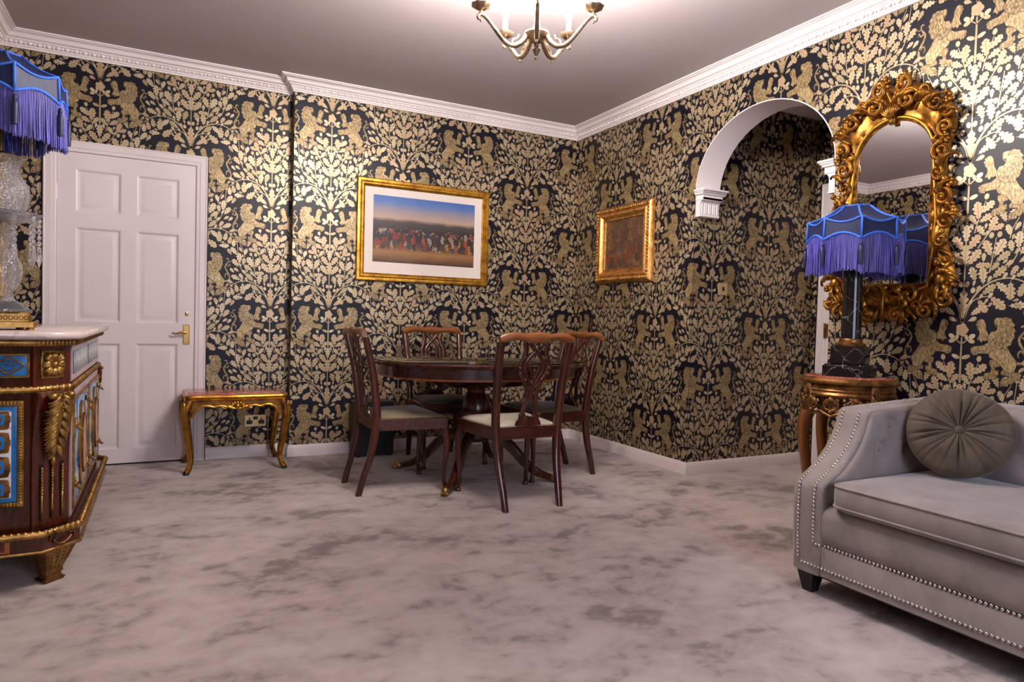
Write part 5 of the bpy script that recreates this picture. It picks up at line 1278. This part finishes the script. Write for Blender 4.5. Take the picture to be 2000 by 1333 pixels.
# corner posts: frame for each chamfer
def chamfer_frame(i):
    P = foot_print(0)
    a, b = (P[1], P[2]) if i == 0 else (P[3], P[4])
    mid_ = ((a[0]+b[0])/2, (a[1]+b[1])/2); d = (b[0]-a[0], b[1]-a[1]); L = math.hypot(*d); d = (d[0]/L, d[1]/L); n = (d[1], -d[0])
    return mid_, d, n, L
for i in (0, 1):
    m_, d, n, L = chamfer_frame(i)
    W = lambda u, h, z: C3(m_[0]+d[0]*u+n[0]*h, m_[1]+d[1]*u+n[1]*h, z)
    post = thing('corner_post', None, None); post.parent = cab
    # bombe console below the waist
    t = MB(); prof = [(.0, .205), (.012, .205), (.010, .36), (.012, .50), (.022, .60), (.038, .66), (.046, .695), (.040, .712), (.020, .718), (0, .718)]
    hw = L/2*.97; rings = []
    for s in (-1, -.9, .9, 1): rings.append([W(s*hw, h*(1 if abs(s) < 1 else .82), z) for h, z in prof])
    t.sect(rings); t.build('console', M['cabinet_wood'], post, sharp=30)
    t = MB(); vs = []; 
    for (u0, u1, h0, h1, z0, z1) in ((-hw, hw, -.004, .012, .735, .882),):
        t.loft([(u0, z0), (u1, z0), (u1, z1), (u0, z1)], [(0, h0), (0, h1)], lambda a, b, h: W(a, h, b))
    t.build('upper_block', M['cabinet_wood'], post, sharp=20)
    # gilt rosette
    t = MB(); t.loft([(-.046, .758), (.046, .758), (.046, .866), (-.046, .866)], [(0, .011), (.002, .016), (.008, .017)], lambda a, b, h: W(a, h, b))
    zc = .812; t.ell(W(0, .024, zc), (.012, .012, .012), 10, 6)
    for k in range(8):
        a = k*PI/4; l = .044 if k % 2 == 0 else .058
        for o_ in (-.20, 0, .20):
            t.tube([W(.010*math.cos(a), .020, zc+.010*math.sin(a)), W(l*.6*math.cos(a+o_), .027, zc+l*.65*math.sin(a+o_)), W(min(.044, l)*math.cos(a+o_*.7), .018, zc+min(.052, l)*math.sin(a+o_*.7))], [.004, .0085, .004], 6)
    t.build('rosette', M['gold_leaf'], post, sharp=180)
    # acanthus drop
    lf_ = thing('acanthus_mount', None, None); lf_.parent = cab
    hz = lambda z: .016+.034*max(0, min(1, (z-.50)/.17))
    t = MB(); t.tube([W(0, hz(z)+.006, z) for z in (.705, .66, .62, .58, .54, .50, .465)], [.012, .016, .015, .013, .011, .009, .004], 8); t.build('spine', M['gold_leaf'], lf_, sharp=180)
    for j in range(7):
        z0 = .690-j*.031; l = (.050, .057, .054, .052, .046, .040, .028)[j]
        for s in (-1, 1):
            t = MB()
            for o_ in (0, .5, 1.0):
                ll = l*(1-.10*o_*o_); P = [W(s*.003, hz(z0)+.006, z0+.010), W(s*ll*.40, hz(z0)+.018, z0-.004-.012*o_), W(s*ll*.74, hz(z0-.02)+.015, z0-.016-.018*o_), W(s*ll, hz(z0-.03)+.006, z0-.018-.026*o_)]
                t.tube(spline(P, 3), [.006, .0075, .0085, .009, .0085, .008, .0065, .005, .0035, .0015], 6)
            t.build('leaf_lobe', M['gold_leaf'], lf_, sharp=180)
    for s in (-1, 1):
        t = MB(); t.ell(W(s*.034, hz(.70)+.010, .698), (.017, .017, .014), 8, 6); t.build('leaf_lobe', M['gold_leaf'], lf_, sharp=180)
    t = MB()
    for j in range(6): t.ell(W(0, hz(.7-j*.012)+.022, .706-j*.013), (.005,)*3, 6, 4)
    t.build('bead_string', M['gold_leaf'], lf_, sharp=180)
    t = MB(); t.ell(W(0, hz(.45)+.004, .452), (.010, .010, .020), 8, 6); t.build('leaf_tip', M['gold_leaf'], lf_, sharp=180)
    # three flutes with gilt husks
    for u in (-.040, 0, .040):
        t = MB(); t.loft([(u-.008, .235), (u+.008, .235), (u+.008, .445), (u-.008, .445)], [(0, .010), (0, .0125)], lambda a, b, h: W(a, h, b)); fl_ = t.build('flute', M['black'], post)
        t = MB(); t.tube([W(u, .015, .240), W(u, .015, .33)], [.005, .004], 6)
        for k in range(9): t.ell(W(u, .016, .335+k*.0115), (.0052, .0052, .0068), 6, 4)
        t.build('husk', M['gold_leaf'], post, sharp=180)
    # drawer-like plinth mount
    t = MB(); g = .068
    t.tube(spline([W(-.034, g, .176), W(-.030, g+.006, .160), W(-.008, g+.010, .152), (W(.012, g+.010, .160)), W(.034, g+.004, .172)], 4), .0042, 6); t.tube(spline([W(-.05, g, .170), W(-.04, g, .184), W(-.028, g, .176)], 4), .004, 6); t.tube(spline([W(.05, g-.002, .160), W(.044, g, .180), W(.028, g, .184)], 4), .004, 6)
    t.build('plinth_mount', M['gold_brown'], post, sharp=180)
    # tapered foot
    ft = MB(); fp = [(-.060, -.058), (.060, -.058), (.066, -.01), (.050, .062), (-.050, .062), (-.066, -.01)]
    ft.loft(fp, [(.030, .0), (.024, .010), (.034, .014), (.036, .028), (.030, .032), (.032, .045), (.016, .085), (0, .130), (0, .136)], lambda a, b, h: (m_[0]+d[0]*a-n[0]*(b-.004)+QX, m_[1]+d[1]*a-n[1]*(b-.004)+QY, h)); fo = ft.build('foot', M['gold_brown'], cab, sharp=35)
    t = MB()
    for u0 in (-.028, .0, .028):
        for k in range(6):
            z = .055+k*.013; sc = .55+.45*k/5
            for s in (-1, 1): t.tube([W(u0*sc, .034+.024*k/5, z), W(u0*sc+s*.012*sc, .038+.024*k/5, z+.014)], [.0045, .0025], 5)
    t.build('foot_leafwork', M['gold_leaf'], fo, kind='stuff', sharp=180)
for (x, y) in ((XB+.06, YN+.06), (XB+.06, YR-.06)):
    t = MB(); t.loft([(x-.045, y-.045), (x+.045, y-.045), (x+.045, y+.045), (x-.045, y+.045)], [(.02, 0), (.02, .03), (0, .136)], C3); t.build('foot', M['gold_brown'], cab, sharp=30)
# near and far end faces
for yy, s in ((YN, -1), (YR, 1)):
    E3 = lambda a, b, h: C3(a, yy+s*h, b)
    en = thing('end_panel', None, None); en.parent = cab
    xa, xb_ = -4.0, -3.622
    t = MB(); P = [(xa, .300), (xb_, .300), (xb_, .685), (xa, .685)]
    t.loft(P, [(0, .0), (0, .010), (.004, .013), (.018, .013), (.020, .006)], E3, cap='end'); t.build('gilt_border', M['gold_leaf'], en, sharp=30)
    t = MB()
    per = [((xa, .300), (xb_, .300)), ((xb_, .300), (xb_, .685)), ((xb_, .685), (xa, .685)), ((xa, .685), (xa, .300))]
    for (p, q) in per:
        L = math.dist(p, q); n_ = int(L/.0105); dx, dy = (q[0]-p[0])/L, (q[1]-p[1])/L
        for k in range(n_):
            u = (k+.5)*L/n_; t.ell(E3(p[0]+dx*u-dy*.010, p[1]+dy*u+dx*.010, .0135), (.0042+.004*abs(dy), .003, .0042+.004*abs(dx)), 6, 4)
    t.build('border_ribbing', M['gold_leaf'], en, kind='stuff', sharp=180)
    t = MB(); t.loft([(xa+.02, .32), (xb_-.02, .32), (xb_-.02, .665), (xa+.02, .665)], [(0, .0), (0, .0095), (.002, .0105)], E3); t.build('enamel_border', M['enamel'], en, sharp=30)
    t = MB(); t.loft([(xa+.036, .336), (xb_-.036, .336), (xb_-.036, .649), (xa+.036, .649)], [(0, .008), (0, .0115), (.001, .012)], E3); t.build('porcelain_plaque', M['porcelain'], en, sharp=30)
    for cx_ in (-3.705, -3.80, -3.90):
        for cz_ in (.365, .4475, .535, .620):
            if not (xa+.04 < cx_ < xb_-.03): continue
            R0 = .045; pts = []
            for k in range(32): a = 2*PI*k/32; r_ = R0*(1+.10*math.cos(8*a)); pts.append((min(cx_+r_*math.cos(a)*1.12, xb_-.037), min(max(cz_+r_*math.sin(a), .337), .648)))
            t = MB(); t.loft(pts, [(0, .0118), (0, .0128), (.001, .0132)], E3); md = t.build('medallion', M['gold_brown'], en, sharp=30)
            t = MB(); t.loft([((p[0]-cx_)*.62+cx_, (p[1]-cz_)*.62+cz_) for p in pts], [(0, .0130), (0, .0140), (.001, .0144)], E3); t.build('medallion_enamel', M['enamel'], en, sharp=30)
            t = MB(); t.tube([E3(cx_+.017*math.cos(2*PI*k/16), cz_+.017*math.sin(2*PI*k/16), .0146) for k in range(16)], .0022, 5, closed=True); t.build('medallion_ring', M['gold_brown'], en, sharp=180)
    # frieze plaque
    xa2, xb2 = -3.93, -3.608
    t = MB(); t.loft([(xa2, .768), (xb2, .768), (xb2, .852), (xa2, .852)], [(0, 0), (0, .008), (.004, .008), (.005, .004)], E3, cap='end'); fq = t.build('frieze_frame', M['gold_leaf'], en, sharp=30)
    t = MB(); n_ = 46
    for k in range(n_):
        for zz_ in (.768, .852): t.ell(E3(xa2+(xb2-xa2)*(k+.5)/n_, zz_, .006), (.003, .003, .003), 6, 4)
    for k in range(14):
        for xx_ in (xa2, xb2): t.ell(E3(xx_, .768+.084*(k+.5)/14, .006), (.003, .003, .003), 6, 4)
    t.build('frieze_beads', M['gold_leaf'], en, kind='stuff', sharp=180)
    t = MB(); t.loft([(xa2+.006, .774), (xb2-.006, .774), (xb2-.006, .846), (xa2+.006, .846)], [(0, 0), (0, .006), (.001, .0065)], E3); t.build('frieze_enamel', M['enamel'], en, sharp=30)
    for cx_ in (-3.668, -3.77, -3.87):
        t = MB(); t.tube(spline([E3(cx_-.045, .81, .0065), E3(cx_-.02, .828, .0065), E3(cx_, .842, .0065), E3(cx_+.02, .828, .0065), E3(cx_+.045, .81, .0065), E3(cx_+.02, .792, .0065), E3(cx_, .778, .0065), E3(cx_-.02, .792, .0065)], 3, True), .004, 5, closed=True)
        t.tube([E3(cx_+.018*math.cos(2*PI*k/16), .81+.018*math.sin(2*PI*k/16), .0068) for k in range(16)], .0022, 5, closed=True); t.tube([E3(cx_-.010, .81, .0068), E3(cx_, .818, .0068), E3(cx_+.010, .81, .0068)], .002, 5); t.build('frieze_scrollwork', M['gold_brown'], en, sharp=180)
# front: three bays of doors, drawer frieze above
F3 = lambda a, b, h: C3(XF+h, a, b)
y0f, y1f = YN+CH_+.012, YR-CH_-.012
bays = 2; bw = (y1f-y0f)/bays
for k in range(bays):
    a, b = y0f+k*bw+.008, y0f+(k+1)*bw-.008
    dr = thing('drawer', None, None); dr.parent = cab
    t = MB(); t.loft([(a, .738), (b, .738), (b, .884), (a, .884)], [(0, -.002), (0, .008), (.003, .010)], F3); t.build('drawer_front', M['lilac'], dr, sharp=30)
    t = MB(); t.loft([(a+.02, .765), (b-.02, .765), (b-.02, .858), (a+.02, .858)], [(0, .008), (0, .0125), (.001, .013)], F3); t.build('drawer_panel', M['enamel_grey'], dr, sharp=30)
    for j in range(9):
        yc = a+.05+(b-a-.10)*j/8; t = MB(); t.loft([(yc-.016, .812), (yc, .775), (yc+.016, .812), (yc, .850)], [(0, .0128), (0, .0142)], F3); t.build('lozenge', M['enamel_pale'], dr, sharp=30)
    dd = thing('cabinet_door', None, None); dd.parent = cab
    t = MB(); t.loft([(a, .215), (b, .215), (b, .708), (a, .708)], [(0, -.002), (0, .008), (.003, .010)], F3); t.build('door_frame', M['lilac'], dd, sharp=30)
    t = MB(); t.loft([(a+.02, .235), (b-.02, .235), (b-.02, .672), (a+.02, .672)], [(0, .008), (0, .018), (.012, .018), (.013, .012)], F3, cap='end'); t.build('door_border', M['gold_leaf'], dd, sharp=30)
    t = MB(); t.loft([(a+.032, .247), (b-.032, .247), (b-.032, .660), (a+.032, .660)], [(0, .010), (0, .014), (.001, .0145)], F3); t.build('door_panel', M['enamel'], dd, sharp=30)
    yc, zc = (a+b)/2, .455
    for j in range(9):
        for i in range(3):
            yy_ = a+.07+(b-a-.14)*j/8; zz_ = .31+i*.138+(.03 if j % 2 else 0)
            if ((yy_-yc)/.135)**2+((zz_-zc)/.185)**2 < 1.05 or zz_+.055 > .66: continue
            t = MB(); t.loft([(yy_-.022, zz_), (yy_, zz_-.060), (yy_+.022, zz_), (yy_, zz_+.060)], [(0, .0142), (0, .0158)], F3); t.build('lozenge', M['enamel_pale'], dd, sharp=30)
    ov = lambda ry, rz: [(yc+ry*math.cos(2*PI*q/36), zc+rz*math.sin(2*PI*q/36)) for q in range(36)]
    t = MB(); t.loft(ov(.118, .178), [(0, .012), (0, .022), (.006, .024), (.008, .020)], F3, cap='end'); t.build('oval_frame', M['gold_leaf'], dd, sharp=40)
    t = MB(); t.loft(ov(.110, .170), [(0, .014), (0, .021), (.001, .0215)], F3); t.build('oval_ground', M['lilac'], dd, sharp=40)
    t = MB(); t.loft(ov(.078, .128), [(0, .020), (0, .030), (.008, .030), (.009, .026)], F3, cap='end'); t.build('oval_border', M['gold_brown'], dd, sharp=40)
    t = MB(); t.loft(ov(.070, .120), [(0, .020), (0, .027), (.002, .028)], F3); t.build('oval_plaque', M['blush'], dd, sharp=40)
    for (yy_, zz_) in ((a+.06, .31), (a+.06, .545), (b-.06, .31), (b-.06, .60)):
        t = MB(); t.tube(spline([F3(yy_-.020, zz_+.02, .016), F3(yy_-.012, zz_, .034), F3(yy_+.012, zz_-.004, .036), F3(yy_+.022, zz_+.012, .018)], 4), .005, 7); t.ell(F3(yy_-.020, zz_+.02, .020), (.008, .011, .013), 8, 5); t.ell(F3(yy_+.022, zz_+.012, .020), (.008, .010, .011), 8, 5); t.tube([F3(yy_-.018, zz_+.015, .018), F3(yy_-.006, zz_+.045, .018)], [.007, .003], 6); t.build('handle', M['gold_leaf'], dd, sharp=180)

# ------------------------------------------------------------------ crystal lamp on the cabinet
LX, LY = -3.723, -1.850
cl = thing('crystal_lamp', 'cut crystal table lamp with hanging prisms and blue fringed shade', 'lamp', (LX, LY, .9345))
zl = lambda z: z-.9345
rq = math.radians(20)
sqr = lambda r_: [(r_*math.cos(rq+PI/4+k*PI/2+dd_), r_*math.sin(rq+PI/4+k*PI/2+dd_)) for k in range(4) for dd_ in (-.06, .06)]
t = MB(); t.loft(sqr(.126), [(0, zl(.945)), (0, zl(.964)), (.004, zl(.967))])
t.build('lower_tier', M['gold_leaf'], cl, sharp=30)
for k in range(4):
    a = rq+PI/4+k*PI/2; t = MB(); t.lathe([(.015, 0), (.012, .011)], 8, (.108*math.cos(a), .108*math.sin(a), 0)); t.build('base_foot', M['gold_leaf'], cl)
t = MB(); t.loft(sqr(.108), [(0, zl(.967)), (0, zl(.995)), (.005, zl(1.001)), (.012, zl(1.003))]); ut = t.build('upper_tier', M['gold_leaf'], cl, sharp=30)
t = MB()
for k in range(4):
    a, b = Vector((*sqr(.109)[2*k+1], 0)), Vector((*sqr(.109)[(2*k+2) % 8], 0))
    for j in range(9):
        p = a.lerp(b, (j+.5)/9); t.tube([(p.x+.006*math.cos(2*PI*q/8)*(b-a).normalized().x, p.y+.006*math.cos(2*PI*q/8)*(b-a).normalized().y, zl(.981)+.008*math.sin(2*PI*q/8)) for q in range(8)], .0018, 5, closed=True)
t.build('filigree', M['gold_brown'], ut, kind='stuff', sharp=180)
flt = lambda an, z: 1+.03*math.cos(12*an)
t = MB(); t.lathe([(.092, zl(1.003)), (.090, zl(1.012)), (.070, zl(1.030)), (.046, zl(1.045)), (.036, zl(1.060)), (.038, zl(1.075)), (.058, zl(1.11)), (.068, zl(1.145)), (.064, zl(1.18)), (.048, zl(1.215)), (.038, zl(1.235)), (.044, zl(1.26)), (.040, zl(1.28)), (.028, zl(1.295)), (.034, zl(1.31)), (.030, zl(1.325)), (.020, zl(1.335))], 36, (0, 0, 0), flt); t.build('crystal_stem', M['crystal'], cl, sharp=25)
t = MB(); t.lathe([(.020, zl(1.335)), (.075, zl(1.340)), (.112, zl(1.352)), (.126, zl(1.372)), (.122, zl(1.374)), (.106, zl(1.360)), (.07, zl(1.350)), (.020, zl(1.346))], 40, (0, 0, 0), lambda an, z: 1+.05*math.cos(10*an)*(z > zl(1.35))); t.build('drip_tray', M['crystal'], cl, sharp=40)
t = MB(); t.lathe([(.020, zl(1.346)), (.060, zl(1.350)), (.074, zl(1.372)), (.086, zl(1.405)), (.090, zl(1.44)), (.084, zl(1.475)), (.066, zl(1.505)), (.056, zl(1.52)), (.056, zl(1.540)), (.066, zl(1.565)), (.080, zl(1.580)), (.076, zl(1.582)), (.060, zl(1.566)), (.050, zl(1.540)), (.050, zl(1.52)), (.078, zl(1.475)), (.084, zl(1.44)), (.080, zl(1.405)), (.068, zl(1.375)), (.020, zl(1.356))], 40, (0, 0, 0), lambda an, z: 1+.025*math.cos(14*an)+.03*math.cos(7*an)*(z > zl(1.56))); t.build('crystal_bowl', M['crystal'], cl, sharp=25)
t = MB(); t.lathe([(.060, zl(1.578)), (.066, zl(1.584)), (.03, zl(1.592)), (.012, zl(1.60))], 24); t.build('brass_cap', M['brass'], cl)
t = MB(); t.lathe([(.0065, zl(.99)), (.0065, zl(1.935)), (.012, zl(1.937)), (.010, zl(1.95)), (0, zl(1.958))], 12); t.build('rod', M['brass'], cl)
for k in range(10):
    a = 2*PI*k/10+.2; px_, py_ = .118*math.cos(a), .118*math.sin(a); t = MB()
    t.ell((px_, py_, zl(1.352)), (.009, .009, .010), 8, 5)
    for j in range(4): t.ell((px_, py_, zl(1.332)-j*.022), (.0085, .0085, .0115), 6, 4)
    t.lathe([(.004, zl(1.255)), (.0075, zl(1.25)), (.0085, zl(1.215)), (.0115, zl(1.205)), (.0, zl(1.170))], 6, (px_, py_, 0)); t.build('prism', M['crystal'], cl, sharp=20)
t = MB(); t.tube(spline([(.006, 0, zl(1.70)), (.016, -.008, zl(1.66)), (.026, -.012, zl(1.63)), (.030, -.014, zl(1.60))], 4), .003, 6); t.build('blue_cord', M['braid'], cl)
vd2 = math.atan2(-4.972-LY, -3.18-LX)
shade(cl, zl(1.780), .206, vd2+math.radians(10), 12)
